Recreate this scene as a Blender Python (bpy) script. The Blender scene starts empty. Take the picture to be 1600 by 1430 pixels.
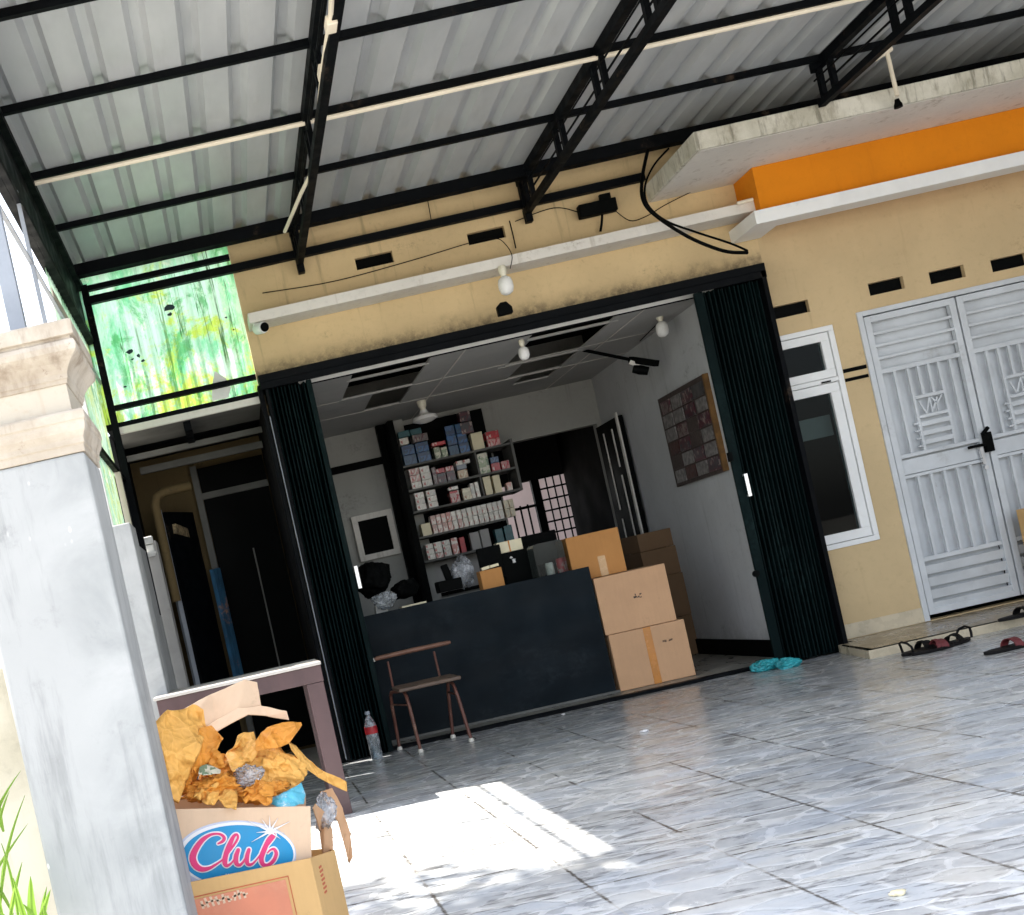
import bpy, bmesh, math, random
from mathutils import Vector, Matrix, noise as mnoise
R = math.radians
sc = bpy.context.scene
col = sc.collection

# ------------------------------------------------------------------ camera
ROLL, FPX, DIST, EYE, PPX, PPY = R(12.6), 1896.0, 8.0, 0.97, 383.0, 988.0
cam_d = bpy.data.cameras.new('camera')
cam = bpy.data.objects.new('camera', cam_d); col.objects.link(cam)
cam.matrix_world = (Matrix.Translation((0, -DIST, EYE)) @ Matrix.Rotation(R(90), 4, 'X') @ Matrix.Rotation(-ROLL, 4, 'Z'))
cam_d.sensor_width = 36.0
cam_d.lens = FPX / 1600 * 36
cam_d.shift_x = (800 - PPX) / 1600
cam_d.shift_y = (PPY - 715) / 1600
cam_d.clip_end = 500
sc.camera = cam

# ------------------------------------------------------------------ light
SUN = Vector((1.9, -0.50, -3.5)).normalized()
elev = math.asin(-SUN.z)
w = bpy.data.worlds.new('World'); sc.world = w; w.use_nodes = True
wn = w.node_tree
sky = wn.nodes.new('ShaderNodeTexSky'); sky.sky_type = 'NISHITA'; sky.sun_disc = False
sky.sun_elevation = elev
sky.sun_rotation = math.atan2(-SUN.x, -SUN.y)
sky.dust_density = 2.0
bg = wn.nodes['Background']; bg.inputs[1].default_value = 0.15
hs = wn.nodes.new('ShaderNodeHueSaturation'); hs.inputs['Saturation'].default_value = .42   # hazy tropical sky
wn.links.new(sky.outputs[0], hs.inputs['Color']); wn.links.new(hs.outputs[0], bg.inputs[0])
sd = bpy.data.lights.new('sun', 'SUN'); sd.energy = 3.8; sd.angle = R(0.5); sd.color = (1.0, 0.95, 0.86)
so = bpy.data.objects.new('sun', sd); col.objects.link(so)
so.rotation_euler = SUN.to_track_quat('-Z', 'Y').to_euler(); so.location = (-6, 2, 12)
sc.view_settings.view_transform = 'Standard'; sc.view_settings.look = 'None'
sc.view_settings.gamma = 1.0; sc.view_settings.use_curve_mapping = False
sc.view_settings.exposure = 2.1
sc.cycles.max_bounces = 10; sc.cycles.diffuse_bounces = 6; sc.cycles.transparent_max_bounces = 12
sc.cycles.sample_clamp_indirect = 6.0

# ------------------------------------------------------------------ geometry helpers
def uv(x, y):
    dx, dy = x - PPX, y - PPY
    return dx*math.cos(ROLL) - dy*math.sin(ROLL), dx*math.sin(ROLL) + dy*math.cos(ROLL)
def at(x, y, Y):                       # photo pixel -> point on the plane Y
    u, v = uv(x, y); d = DIST + Y
    return Vector((u*d/FPX, Y, EYE - v*d/FPX))
def atx(x, y, X):                      # photo pixel -> point on the plane X
    u, v = uv(x, y); d = FPX*X/u
    return Vector((X, d - DIST, EYE - v*d/FPX))
def atz(x, y, z=0.0):                  # photo pixel -> point at height z
    u, v = uv(x, y); d = FPX*(EYE - z)/v
    return Vector((u*d/FPX, d - DIST, z))

def world_origin(o):
    p = Vector((0, 0, 0))
    while o: p += o.location; o = o.parent
    return p
def tag(o, label=None, cat=None, group=None, kind=None):
    if label: o['label'] = label
    if cat: o['category'] = cat
    if group: o['group'] = group
    if kind: o['kind'] = kind
    return o
def thing(name, label, cat, loc=(0, 0, 0), group=None):
    o = bpy.data.objects.new(name, None); col.objects.link(o); o.location = loc
    o.empty_display_size = .1
    return tag(o, label, cat, group)
def copy_tree(o, parent=None):
    c = o.copy(); col.objects.link(c); c.parent = parent
    for ch in list(o.children): copy_tree(ch, c)
    return c

class MB:
    def __init__(s): s.v = []; s.f = []; s.m = []; s.k = 0
    def add(s, vs, fs, k=None):
        b = len(s.v); s.v += [Vector(p) for p in vs]
        s.f += [tuple(b+i for i in f) for f in fs]; s.m += [s.k if k is None else k]*len(fs); return s
    def box(s, x0, x1, y0, y1, z0, z1, k=None):
        return s.add([(x0,y0,z0),(x1,y0,z0),(x1,y1,z0),(x0,y1,z0),(x0,y0,z1),(x1,y0,z1),(x1,y1,z1),(x0,y1,z1)],
              [(0,3,2,1),(4,5,6,7),(0,1,5,4),(1,2,6,5),(2,3,7,6),(3,0,4,7)], k)
    def bar(s, p, q, w, h, up=(0,0,1), k=None):
        p, q = Vector(p), Vector(q); d = (q-p).normalized(); u = Vector(up)
        if abs(d.dot(u)) > .98: u = Vector((0,1,0))
        a = d.cross(u).normalized(); b = a.cross(d).normalized(); a *= w/2; b *= h/2
        return s.add([p-a-b,p+a-b,p+a+b,p-a+b,q-a-b,q+a-b,q+a+b,q-a+b],
              [(0,1,2,3),(7,6,5,4),(0,4,5,1),(1,5,6,2),(2,6,7,3),(3,7,4,0)], k)
    def tube(s, pts, r, n=8, cap=True, k=None):
        pts = [Vector(p) for p in pts]; rs = r if isinstance(r, (list, tuple)) else [r]*len(pts)
        vs = []; fs = []; ref = None
        for i, p in enumerate(pts):
            d = ((pts[min(i+1, len(pts)-1)] - p).normalized() + (p - pts[max(i-1, 0)]).normalized())
            d = d.normalized() if d.length > 1e-6 else Vector((0,0,1))
            if ref is None: ref = d.orthogonal().normalized()
            ref = (ref - d*ref.dot(d)).normalized(); b = d.cross(ref)
            for j in range(n):
                t = 2*math.pi*j/n; vs.append(p + (ref*math.cos(t) + b*math.sin(t))*rs[i])
        for i in range(len(pts)-1):
            for j in range(n):
                a, c = i*n+j, i*n+(j+1) % n; fs.append((a, c, c+n, a+n))
        if cap:
            fs.append(tuple(range(n))[::-1]); fs.append(tuple((len(pts)-1)*n+j for j in range(n)))
        return s.add(vs, fs, k)
    def lathe(s, prof, o=(0,0,0), n=20, axis=None, k=None):       # prof: (r, z)
        vs = []; fs = []
        M = Matrix.Identity(3) if axis is None else Vector((0,0,1)).rotation_difference(Vector(axis).normalized()).to_matrix()
        for r, z in prof:
            for j in range(n):
                t = 2*math.pi*j/n; vs.append(Vector(o) + M @ Vector((max(r, 1e-4)*math.cos(t), max(r, 1e-4)*math.sin(t), z)))
        for i in range(len(prof)-1):
            for j in range(n):
                a, c = i*n+j, i*n+(j+1) % n; fs.append((a, c, c+n, a+n))
        fs.append(tuple(range(n))[::-1]); fs.append(tuple((len(prof)-1)*n+j for j in range(n)))
        return s.add(vs, fs, k)
    def prism(s, poly, y0, y1, k=None):                           # poly of (x,z) extruded in Y
        n = len(poly); vs = [(x, y0, z) for x, z in poly] + [(x, y1, z) for x, z in poly]
        fs = [tuple(range(n)), tuple(range(2*n-1, n-1, -1))] + [(i, i+n, (i+1) % n+n, (i+1) % n) for i in range(n)]
        return s.add(vs, fs, k)
    def build(s, name, mats, parent=None, smooth=False, bevel=0, local=False, xf=None):
        o0 = Vector((0,0,0)) if local else world_origin(parent)
        me = bpy.data.meshes.new(name)
        me.from_pydata([tuple((xf @ p if xf else p) - o0) for p in s.v], [], s.f)
        mats = mats if isinstance(mats, (list, tuple)) else [mats]
        for m in mats: me.materials.append(m)
        for p, k in zip(me.polygons, s.m): p.material_index = k; p.use_smooth = smooth
        bm = bmesh.new(); bm.from_mesh(me); bmesh.ops.recalc_face_normals(bm, faces=bm.faces); bm.to_mesh(me); bm.free()
        if smooth:
            try: me.set_sharp_from_angle(angle=R(38))
            except Exception: pass
        o = bpy.data.objects.new(name, me); col.objects.link(o); o.parent = parent
        if bevel:
            b = o.modifiers.new('bevel', 'BEVEL'); b.width = bevel; b.segments = 2; b.limit_method = 'ANGLE'; b.angle_limit = R(40)
        return o

def panel_holes(mb, a0, a1, b0, b1, holes, t0, t1, put):
    """solid slab over (a,b) with rectangular holes; put(a,b,t)->xyz ; only outer faces are made"""
    As = sorted({a0, a1, *[h[0] for h in holes], *[h[1] for h in holes]}); As = [a for a in As if a0 <= a <= a1]
    Bs = sorted({b0, b1, *[h[2] for h in holes], *[h[3] for h in holes]}); Bs = [b for b in Bs if b0 <= b <= b1]
    def solid(i, j):
        if i < 0 or j < 0 or i >= len(As)-1 or j >= len(Bs)-1: return False
        ca, cb = (As[i]+As[i+1])/2, (Bs[j]+Bs[j+1])/2
        return not any(h[0] < ca < h[1] and h[2] < cb < h[3] for h in holes)
    for i in range(len(As)-1):
        for j in range(len(Bs)-1):
            if not solid(i, j): continue
            A0, A1, B0, B1 = As[i], As[i+1], Bs[j], Bs[j+1]
            q = lambda *l: mb.add([put(*p) for p in l], [(0,1,2,3)])
            q((A0,B0,t0),(A1,B0,t0),(A1,B1,t0),(A0,B1,t0)); q((A0,B0,t1),(A0,B1,t1),(A1,B1,t1),(A1,B0,t1))
            if not solid(i-1, j): q((A0,B0,t0),(A0,B1,t0),(A0,B1,t1),(A0,B0,t1))
            if not solid(i+1, j): q((A1,B0,t0),(A1,B0,t1),(A1,B1,t1),(A1,B1,t0))
            if not solid(i, j-1): q((A0,B0,t0),(A0,B0,t1),(A1,B0,t1),(A1,B0,t0))
            if not solid(i, j+1): q((A0,B1,t0),(A1,B1,t0),(A1,B1,t1),(A0,B1,t1))
    return mb
XZ = lambda a, b, t: (a, t, b)
XY = lambda a, b, t: (a, b, t)
YZ = lambda a, b, t: (t, a, b)

# ------------------------------------------------------------------ materials
class MT:
    def __init__(s, name):
        s.m = bpy.data.materials.new(name); s.m.use_nodes = True; s.t = s.m.node_tree
        s.p = s.t.nodes['Principled BSDF']; s.co = s.n('ShaderNodeTexCoord').outputs['Object']
    def n(s, ty, **kw):
        x = s.t.nodes.new(ty)
        for k, v in kw.items(): setattr(x, k, v)
        return x
    def put(s, sock, v):
        if hasattr(v, 'is_linked') or isinstance(v, bpy.types.NodeSocket): s.t.links.new(v, sock)
        elif isinstance(v, (tuple, list)) and len(v) == 3 and sock.type == 'RGBA': sock.default_value = (*v, 1)
        else: sock.default_value = v
    def scale(s, sx, sy, sz, loc=(0,0,0), rot=(0,0,0), vec=None):
        x = s.n('ShaderNodeMapping'); x.inputs['Scale'].default_value = (sx, sy, sz); x.inputs['Location'].default_value = loc
        x.inputs['Rotation'].default_value = rot
        s.put(x.inputs[0], vec or s.co); return x.outputs[0]
    def noise(s, sc_=5, det=5, rough=.55, vec=None, dist=0):
        x = s.n('ShaderNodeTexNoise'); s.put(x.inputs['Vector'], vec or s.co)
        x.inputs['Scale'].default_value = sc_; x.inputs['Detail'].default_value = det
        x.inputs['Roughness'].default_value = rough; x.inputs['Distortion'].default_value = dist
        return x.outputs[0]
    def vor(s, sc_=5, vec=None, feat='F1', out=0, rnd=1):
        x = s.n('ShaderNodeTexVoronoi', feature=feat); s.put(x.inputs['Vector'], vec or s.co)
        x.inputs['Scale'].default_value = sc_; x.inputs['Randomness'].default_value = rnd; return x.outputs[out]
    def ramp(s, f, a, b, va=0., vb=1.):
        x = s.n('ShaderNodeMapRange'); x.interpolation_type = 'SMOOTHSTEP'
        s.put(x.inputs[0], f); x.inputs[1].default_value = a; x.inputs[2].default_value = b
        x.inputs[3].default_value = va; x.inputs[4].default_value = vb; return x.outputs[0]
    def math(s, op, a, b=0.):
        x = s.n('ShaderNodeMath', operation=op); s.put(x.inputs[0], a); s.put(x.inputs[1], b); return x.outputs[0]
    def mix(s, f, a, b, mode='MIX'):
        x = s.n('ShaderNodeMix', data_type='RGBA', blend_type=mode)
        s.put(x.inputs[0], f); s.put(x.inputs[6], a); s.put(x.inputs[7], b); return x.outputs[2]
    def sep(s, v=None):
        x = s.n('ShaderNodeSeparateXYZ'); s.put(x.inputs[0], v or s.co); return x.outputs
    def bump(s, h, st=.3, d=.01):
        x = s.n('ShaderNodeBump'); x.inputs['Strength'].default_value = st; x.inputs['Distance'].default_value = d
        s.put(x.inputs['Height'], h); s.put(s.p.inputs['Normal'], x.outputs[0]); return s
    def fin(s, c, rough=.6, metal=0., spec=.5):
        s.put(s.p.inputs['Base Color'], c); s.put(s.p.inputs['Roughness'], rough); s.p.inputs['Metallic'].default_value = metal
        s.p.inputs['Specular IOR Level'].default_value = spec; return s.m

def plain(name, c, rough=.55, var=.25, sc_=6, bump=.15, metal=0, spec=.5, dirt=None, dthr=(.55,.75), stretch=(1,1,1)):
    m = MT(name); v = m.scale(*stretch)
    n = m.noise(sc_, 6, .6, v)
    c2 = tuple(x*(1-var) for x in c)
    o = m.mix(m.ramp(n, .35, .68), c2, c)
    if dirt:
        o = m.mix(m.math('MULTIPLY', m.ramp(m.noise(sc_*.6, 8, .72, m.scale(*stretch, loc=(3,7,1))), *dthr), m.ramp(m.noise(sc_*9, 3, .6), .35, .6)), o, dirt)
    if bump: m.bump(m.noise(sc_*14, 4, .6), bump, .003)
    return m.fin(o, m.ramp(m.noise(sc_*2, 4), .3, .7, max(rough-.1, .03), min(rough+.1, 1)), metal, spec)

def wallmat(name, c, stain, amt=1.0, grime=()):
    m = MT(name)
    n = m.noise(1.3, 7, .62)
    o = m.mix(m.ramp(n, .3, .7), tuple(x*.86 for x in c), c)
    fine = m.noise(24, 5, .7)
    o = m.mix(m.math('MULTIPLY', m.ramp(fine, .5, .75), .25*amt), o, tuple(x*.6 for x in c))
    spots = m.math('MULTIPLY', m.ramp(m.noise(2.2, 9, .75, m.scale(1,1,1.4,(5,1,2))), .56, .72), m.ramp(m.noise(40, 3, .6), .4, .6))
    o = m.mix(m.math('MULTIPLY', spots, .75*amt), o, stain)
    streak = m.ramp(m.noise(9, 5, .6, m.scale(1.6, 1.6, .12)), .58, .76)
    o = m.mix(m.math('MULTIPLY', streak, .38*amt), o, stain)
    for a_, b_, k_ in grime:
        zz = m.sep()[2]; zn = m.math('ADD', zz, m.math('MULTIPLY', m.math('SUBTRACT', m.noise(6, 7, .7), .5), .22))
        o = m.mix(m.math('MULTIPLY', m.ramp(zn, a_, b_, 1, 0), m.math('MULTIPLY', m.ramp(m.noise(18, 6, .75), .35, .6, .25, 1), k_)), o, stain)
    m.bump(m.math('ADD', m.noise(60, 4, .7), m.noise(3, 3)), .25, .004)
    return m.fin(o, .82, 0, .3)

MA = {}
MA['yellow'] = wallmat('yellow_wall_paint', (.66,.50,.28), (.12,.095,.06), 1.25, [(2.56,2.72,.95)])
MA['yellow_house'] = wallmat('tan_wall_paint', (.60,.455,.26), (.34,.24,.13), 1.0)
MA['shaded_yellow'] = wallmat('shaded_yellow_paint', (.13,.092,.04), (.03,.025,.02), 1.2)  # yellow darkened in its colour to give the passage its shade
MA['orange'] = wallmat('orange_paint', (.72,.235,.004), (.48,.14,.004), .6)
MA['white_paint'] = wallmat('white_wall_paint', (.78,.78,.76), (.4,.38,.34), .5)
MA['room_white'] = wallmat('shaded_room_paint', (.38,.38,.355), (.16,.16,.15), .8)  # greyer copy of the room paint, so the back looks more shaded
MA['side_white'] = wallmat('lit_side_wall_paint', (.56,.57,.58), (.20,.20,.19), .9, [(.0,.35,.6)])  # paler copy of the room paint for the better-lit right wall
MA['ceil_white'] = wallmat('ceiling_paint', (.44,.435,.42), (.18,.17,.16), .6)
def slabm():
    m = MT('stained_slab_edge')
    o = m.mix(m.ramp(m.noise(3, 7, .65), .35, .65), (.50,.48,.40), (.70,.68,.60))
    s1 = m.ramp(m.noise(7, 8, .75, m.scale(1.2,1.2,.5)), .5, .66)
    s2 = m.ramp(m.noise(16, 6, .7, m.scale(1.5,1.5,.15,(2,2,2))), .52, .66)
    o = m.mix(m.math('MULTIPLY', s1, .55), o, (.24,.21,.15)); o = m.mix(m.math('MULTIPLY', s2, .6), o, (.12,.11,.08))
    m.bump(m.noise(50, 5, .7), .4, .006); return m.fin(o, .9, 0, .2)
MA['slab'] = slabm()
MA['ledge'] = wallmat('ledge_paint', (.74,.71,.66), (.26,.21,.15), 1.2)
MA['steel'] = plain('black_steel_paint', (.0025,.0035,.005), .6, .4, 5, .1, spec=.08, dirt=(.05,.035,.025), dthr=(.6,.7))
MA['steel_grey'] = plain('grey_steel_paint', (.30,.33,.38), .45, .2, 5, .1, dirt=(.12,.09,.07), dthr=(.6,.7))
MA['shutter'] = plain('dark_green_shutter', (.0025,.009,.0095), .5, .35, 4, .08, spec=.05, dirt=(.010,.022,.022), dthr=(.5,.72), stretch=(1,1,.3))
MA['grey_rail'] = plain('dusty_grey_rail', (.13,.13,.12), .7, .3, 6, .1)
MA['pvc'] = plain('cream_pvc', (.80,.72,.58), .45, .12, 5, 0, dirt=(.4,.3,.2), dthr=(.62,.72))
MA['counter'] = plain('dark_painted_board', (.005,.010,.0145),   .6, .35, 2.2, .12, spec=.12, dirt=(.022,.030,.036), dthr=(.5,.8), stretch=(.7,1,1.8))
MA['dark'] = plain('black_plastic_and_shade', (.0025,.003,.003),   .6, .1, 1, 0, spec=.04)
MA['dark_room'] = plain('dark_room_shade', (.012,.012,.012), .9, .2, 2, 0, spec=.1)  # near-black colour in place of the shade in unlit rooms
MA['door_grey'] = plain('pale_grey_gloss_paint', (.60,.63,.66), .38, .14, 4, .06, dirt=(.33,.33,.33), dthr=(.56,.76))
MA['win_white'] = plain('white_window_paint', (.80,.81,.81), .4, .08, 4, .05, dirt=(.5,.48,.42), dthr=(.6,.8))
MA['tile_cream'] = plain('cream_step_tile', (.58,.50,.36), .3, .2, 6, .03, dirt=(.28,.22,.14), dthr=(.55,.75))
MA['tile_tan'] = plain('tan_porch_tile', (.36,.29,.19), .3, .12, 3, .02, dirt=(.26,.2,.13), dthr=(.6,.8))
MA['concrete'] = None
def conc(name, a, b, crack=True):
    m = MT(name); o = m.mix(m.ramp(m.noise(2.6, 8, .6, None, .6), .32, .68), a, b)
    o = m.mix(m.ramp(m.noise(1.1, 4, .5, m.scale(1,1,.4,(1,5,0))), .45, .65), o, tuple(x*.9 for x in b))
    spl = m.math('MULTIPLY', m.ramp(m.vor(26, m.scale(1,1,.5), 'F1'), .0, .14, 1, 0), m.ramp(m.noise(3.7, 3), .58, .64))
    o = m.mix(spl, o, (.8,.8,.78))
    o = m.mix(m.math('MULTIPLY', m.ramp(m.noise(5, 7, .7, m.scale(1.5,1.5,.16,(7,7,1))), .52, .68), .45), o, tuple(x*.55 for x in a))
    sc1 = m.math('MULTIPLY', m.ramp(m.noise(7, 8, .75), .55, .72), .35)
    o = m.mix(sc1, o, tuple(x*.55 for x in a))
    m.bump(m.math('ADD', m.noise(30, 6, .7), m.noise(4, 3)), .22, .005); return m.fin(o, .85, 0, .25)
MA['concrete'] = conc('grey_cement_render', (.27,.285,.29), (.43,.44,.445))
MA['concrete2'] = conc('old_cement', (.28,.27,.26), (.42,.41,.40))
MA['beige_wall'] = conc('beige_render', (.50,.46,.36), (.66,.62,.52))
def capm():
    m = MT('weathered_cream_moulding')
    o = m.mix(m.ramp(m.noise(5, 7, .6), .35, .65), (.40,.345,.28), (.56,.51,.44))
    st = m.ramp(m.noise(7, 6, .65, m.scale(1.4,1.4,.35)), .47, .68)
    o = m.mix(m.math('MULTIPLY', st, .75), o, (.20,.15,.11))
    bl = m.ramp(m.noise(26, 8, .8), .6, .7); o = m.mix(m.math('MULTIPLY', bl, .6), o, (.18,.12,.09))
    m.bump(m.noise(40, 6, .75), .35, .006); return m.fin(o, .85, 0, .25)
MA['capital'] = capm()
MA['neck'] = wallmat('cream_neck_paint', (.54,.49,.41), (.42,.30,.2), 1.2)

def roofm():
    m = MT('zinc_roof_sheet')
    o = m.mix(m.ramp(m.noise(1.6, 5, .6, m.scale(1,.3,1)), .3, .7), (.38,.40,.42), (.53,.55,.565))
    st = m.ramp(m.noise(12, 5, .65, m.scale(1,.15,1)), .5, .75); o = m.mix(m.math('MULTIPLY', st, .35), o, (.34,.35,.36))
    m.bump(m.noise(9, 3, .5, m.scale(1,.2,1)), .1, .01)
    return m.fin(o, m.ramp(m.noise(4,3), .3, .7, .35, .5), .15, .5)
MA['roof'] = roofm()

def floorm():
    m = MT('stone_pattern_floor_tile'); x, y, z = m.sep()
    def line(c, o, w0=.004):
        f = m.math('FRACT', m.math('ADD', m.math('DIVIDE', m.math('SUBTRACT', c, o), .431), .5))
        return m.math('MULTIPLY', m.math('ABSOLUTE', m.math('SUBTRACT', f, .5)), .431)
    dl = m.math('MINIMUM', line(x, .41), line(y, -2.64))
    # leaf-shaped stones
    wob = m.n('ShaderNodeVectorMath', operation='ADD'); nz = m.n('ShaderNodeTexNoise'); nz.inputs['Scale'].default_value = 6
    m.put(nz.inputs['Vector'], m.co); vm = m.n('ShaderNodeVectorMath', operation='SCALE'); vm.inputs[3].default_value = .10
    m.t.links.new(nz.outputs['Color'], vm.inputs[0]); m.t.links.new(m.co, wob.inputs[0]); m.t.links.new(vm.outputs[0], wob.inputs[1])
    v = m.scale(4.0, 9.2, 1, rot=(0,0,R(20)), vec=wob.outputs[0])
    edge = m.vor(1, v, 'DISTANCE_TO_EDGE', 0, .85)
    cell = m.vor(1, v, 'F1', 1, .85)
    cs = m.n('ShaderNodeSeparateColor'); m.put(cs.inputs[0], cell)
    stone = m.mix(m.ramp(cs.outputs[0], .2, .8), (.45,.46,.47), (.66,.66,.64))
    stone = m.mix(m.math('MULTIPLY', m.ramp(cs.outputs[1], .5, .95), .6), stone, (.60,.65,.71))
    stone = m.mix(m.math('MULTIPLY', m.ramp(cs.outputs[2], .75, .95), .7), stone, (.56,.54,.49))
    inner = m.mix(m.ramp(m.noise(14, 6, .7), .3, .7, 0, .6), stone, (.70,.70,.69))
    grout = m.ramp(edge, .015, .06, 1, 0)
    fade = m.ramp(m.noise(1.3, 5, .65), .36, .60, .15, .75)
    o = m.mix(m.math('MULTIPLY', grout, fade), inner, (.82,.82,.81))
    # worn dark streaks lying across the tiles
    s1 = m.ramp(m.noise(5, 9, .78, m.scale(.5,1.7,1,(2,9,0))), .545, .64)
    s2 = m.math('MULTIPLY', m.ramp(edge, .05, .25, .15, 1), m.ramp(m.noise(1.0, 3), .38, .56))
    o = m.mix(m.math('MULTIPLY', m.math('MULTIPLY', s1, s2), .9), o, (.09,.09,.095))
    old = m.ramp(m.noise(.55, 5, .6, m.scale(.6,1,1,(0,3,0))), .45, .62)
    o = m.mix(m.math('MULTIPLY', old, .35), o, (.24,.26,.29))
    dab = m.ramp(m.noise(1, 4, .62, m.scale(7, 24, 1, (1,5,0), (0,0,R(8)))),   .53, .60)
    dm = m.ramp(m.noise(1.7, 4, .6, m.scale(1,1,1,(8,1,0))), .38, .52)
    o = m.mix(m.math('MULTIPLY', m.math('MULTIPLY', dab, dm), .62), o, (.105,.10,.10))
    pat = m.ramp(m.noise(2.2, 4, .6, m.scale(.7,1.5,1,(3,3,3))), .52, .66); o = m.mix(m.math('MULTIPLY', pat, .3), o, (.46,.53,.64))
    nearwall = m.ramp(m.math('ADD', y, m.math('MULTIPLY', m.noise(1.2, 5, .6), 1.2)), -1.5, .3); o = m.mix(m.math('MULTIPLY', nearwall, .5), o, (.18,.19,.20))  # tile colour darkens gradually towards the wall
    # joints: white thin, blackened in places
    j = m.ramp(dl, .0015, .004, 1, 0); jw = m.math('ADD', dl, m.math('MULTIPLY', m.math('SUBTRACT', m.noise(24, 6, .8), .5), .030))
    o = m.mix(m.math('MULTIPLY', j, .7), o, (.52,.50,.47))
    jd = m.math('MULTIPLY', m.ramp(jw, .001, .009, 1, 0), m.ramp(m.noise(3.1, 6, .65, m.scale(1,1,1,(4,4,4))), .43, .53))
    o = m.mix(m.math('MULTIPLY', jd, .9), o, (.07,.06,.05))
    rg = m.math('ADD', m.ramp(m.noise(7, 5, .6), .3, .7, .13, .30), m.math('MULTIPLY', grout, .12))
    m.bump(m.math('ADD', m.math('MULTIPLY', m.ramp(edge, 0, .12), .8), m.math('ADD', m.math('MULTIPLY', jd, -1.2), m.math('MULTIPLY', m.noise(20,5,.7), .35))), .28, .004)
    return m.fin(o, rg, 0, .5)
MA['floor'] = floorm()
def groundm():
    m = MT('outdoor_ground'); o = m.mix(m.ramp(m.noise(.8, 7, .6), .3, .7), (.30,.28,.25), (.42,.40,.36))
    m.bump(m.noise(20, 6, .7), .4, .02); return m.fin(o, .9, 0, .2)
MA['ground'] = groundm()
MA['shop_floor'] = plain('shop_floor_tile', (.26,.25,.22), .35, .2, 4, .03)

def greenm(name, base, mint, yel, dk, mixf):
    m = MT(name); zz = m.sep()[2]
    st = (1.1, 1.1, .45)
    n1 = m.noise(3.2, 9, .76, m.scale(*st), .3); n2 = m.noise(2.8, 9, .78, m.scale(1,1,1,(4,2,9)), .4)
    c = m.mix(m.ramp(n1, .40, .56), base, mint)
    algae = m.math('ADD', n2, m.ramp(zz, 2.4, 3.3, .09, 0)); c = m.mix(m.ramp(algae, .53, .64), c, yel)
    n3 = m.noise(5.5, 8, .74, m.scale(1,1,.5,(9,1,1)), .6); c = m.mix(m.math('MULTIPLY', m.ramp(n3, .52, .64), .8), c, dk)
    n5 = m.noise(9, 8, .78, m.scale(1,1,.8,(1,8,3)), .4); c = m.mix(m.math('MULTIPLY', m.ramp(n5, .54, .64), .55), c, (.90,.96,.74))
    dr = m.ramp(m.math('ABSOLUTE', m.math('SUBTRACT', m.noise(9, 3, .5, m.scale(1.5,1.5,.05)), .5)), .004, .012, 1, 0)
    c = m.mix(m.math('MULTIPLY', m.math('MULTIPLY', dr, m.ramp(m.noise(4, 5, .7, m.scale(1,1,.5)), .4, .58)), .85), c, (.05,.13,.04))
    dr2 = m.ramp(m.noise(17, 5, .6, m.scale(1.6,1.6,.06,(5,5,5))), .585, .62); c = m.mix(m.math('MULTIPLY', m.math('MULTIPLY', dr2, m.ramp(m.noise(3, 4), .4, .6)), .7), c, (.08,.20,.04))
    sp = m.ramp(m.noise(26, 7, .8), .63, .69); c = m.mix(m.math('MULTIPLY', sp, .75), c, (.05,.12,.05))
    t = m.n('ShaderNodeBsdfTranslucent'); d = m.n('ShaderNodeBsdfDiffuse'); mx = m.n('ShaderNodeMixShader'); mx.inputs[0].default_value = mixf
    m.put(t.inputs[0], c); m.put(d.inputs[0], c); m.t.links.new(t.outputs[0], mx.inputs[1]); m.t.links.new(d.outputs[0], mx.inputs[2])
    m.t.links.new(mx.outputs[0], m.t.nodes['Material Output'].inputs[0]); return m.m
MA['green_panel'] = greenm('green_fibreglass', (.26,.78,.40), (.62,.93,.70), (.60,.82,.12), (.10,.48,.14), .3)
MA['green_side'] = greenm('pale_green_fibreglass', (.20,.36,.26), (.34,.48,.38), (.34,.42,.20), (.10,.22,.13), .66)

def cardm(name, c, dark=.75):
    m = MT(name); o = m.mix(m.ramp(m.noise(3, 6, .6), .3, .7), tuple(x*.88 for x in c), c)
    fl = m.ramp(m.noise(60, 3, .6, m.scale(1,1,.08)), .4, .7); o = m.mix(m.math('MULTIPLY', fl, .12), o, tuple(x*.7 for x in c))
    sp = m.ramp(m.noise(14, 7, .75), .6, .7); o = m.mix(m.math('MULTIPLY', sp, .3), o, tuple(x*.6 for x in c))
    m.bump(m.noise(5, 5, .6), .25, .01); return m.fin(o, .75, 0, .25)
MA['card'] = cardm('cardboard', (.62,.37,.21))
MA['card_orange'] = cardm('orange_cardboard', (.50,.235,.075))
MA['card_pale'] = cardm('pale_cardboard', (.72,.52,.36))
MA['card_dark'] = cardm('brown_cardboard', (.20,.12,.065))
MA['card_tan'] = cardm('tan_cardboard', (.64,.40,.17))
def kraftm(name, c):
    m = MT(name); wv = m.n('ShaderNodeVectorMath', operation='ADD'); nz = m.n('ShaderNodeTexNoise'); nz.inputs['Scale'].default_value = 9; m.put(nz.inputs['Vector'], m.co)
    s_ = m.n('ShaderNodeVectorMath', operation='SCALE'); s_.inputs[3].default_value = .05; m.t.links.new(nz.outputs['Color'], s_.inputs[0]); m.t.links.new(m.co, wv.inputs[0]); m.t.links.new(s_.outputs[0], wv.inputs[1])
    e1 = m.vor(17, wv.outputs[0], 'F1', 0, 1); e2 = m.vor(42, wv.outputs[0], 'F1', 0, 1); ed = m.vor(17, wv.outputs[0], 'DISTANCE_TO_EDGE', 0, 1)
    o = m.mix(m.ramp(m.noise(6, 6, .6), .3, .7), tuple(x*.8 for x in c), c)
    o = m.mix(m.ramp(ed, .0, .035, .35, 0), o, tuple(min(1, x*1.25+.05) for x in c))
    m.bump(m.math('ADD', e1, m.math('MULTIPLY', e2, .35)), .75, .035); return m.fin(o, .6, 0, .35)
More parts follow.
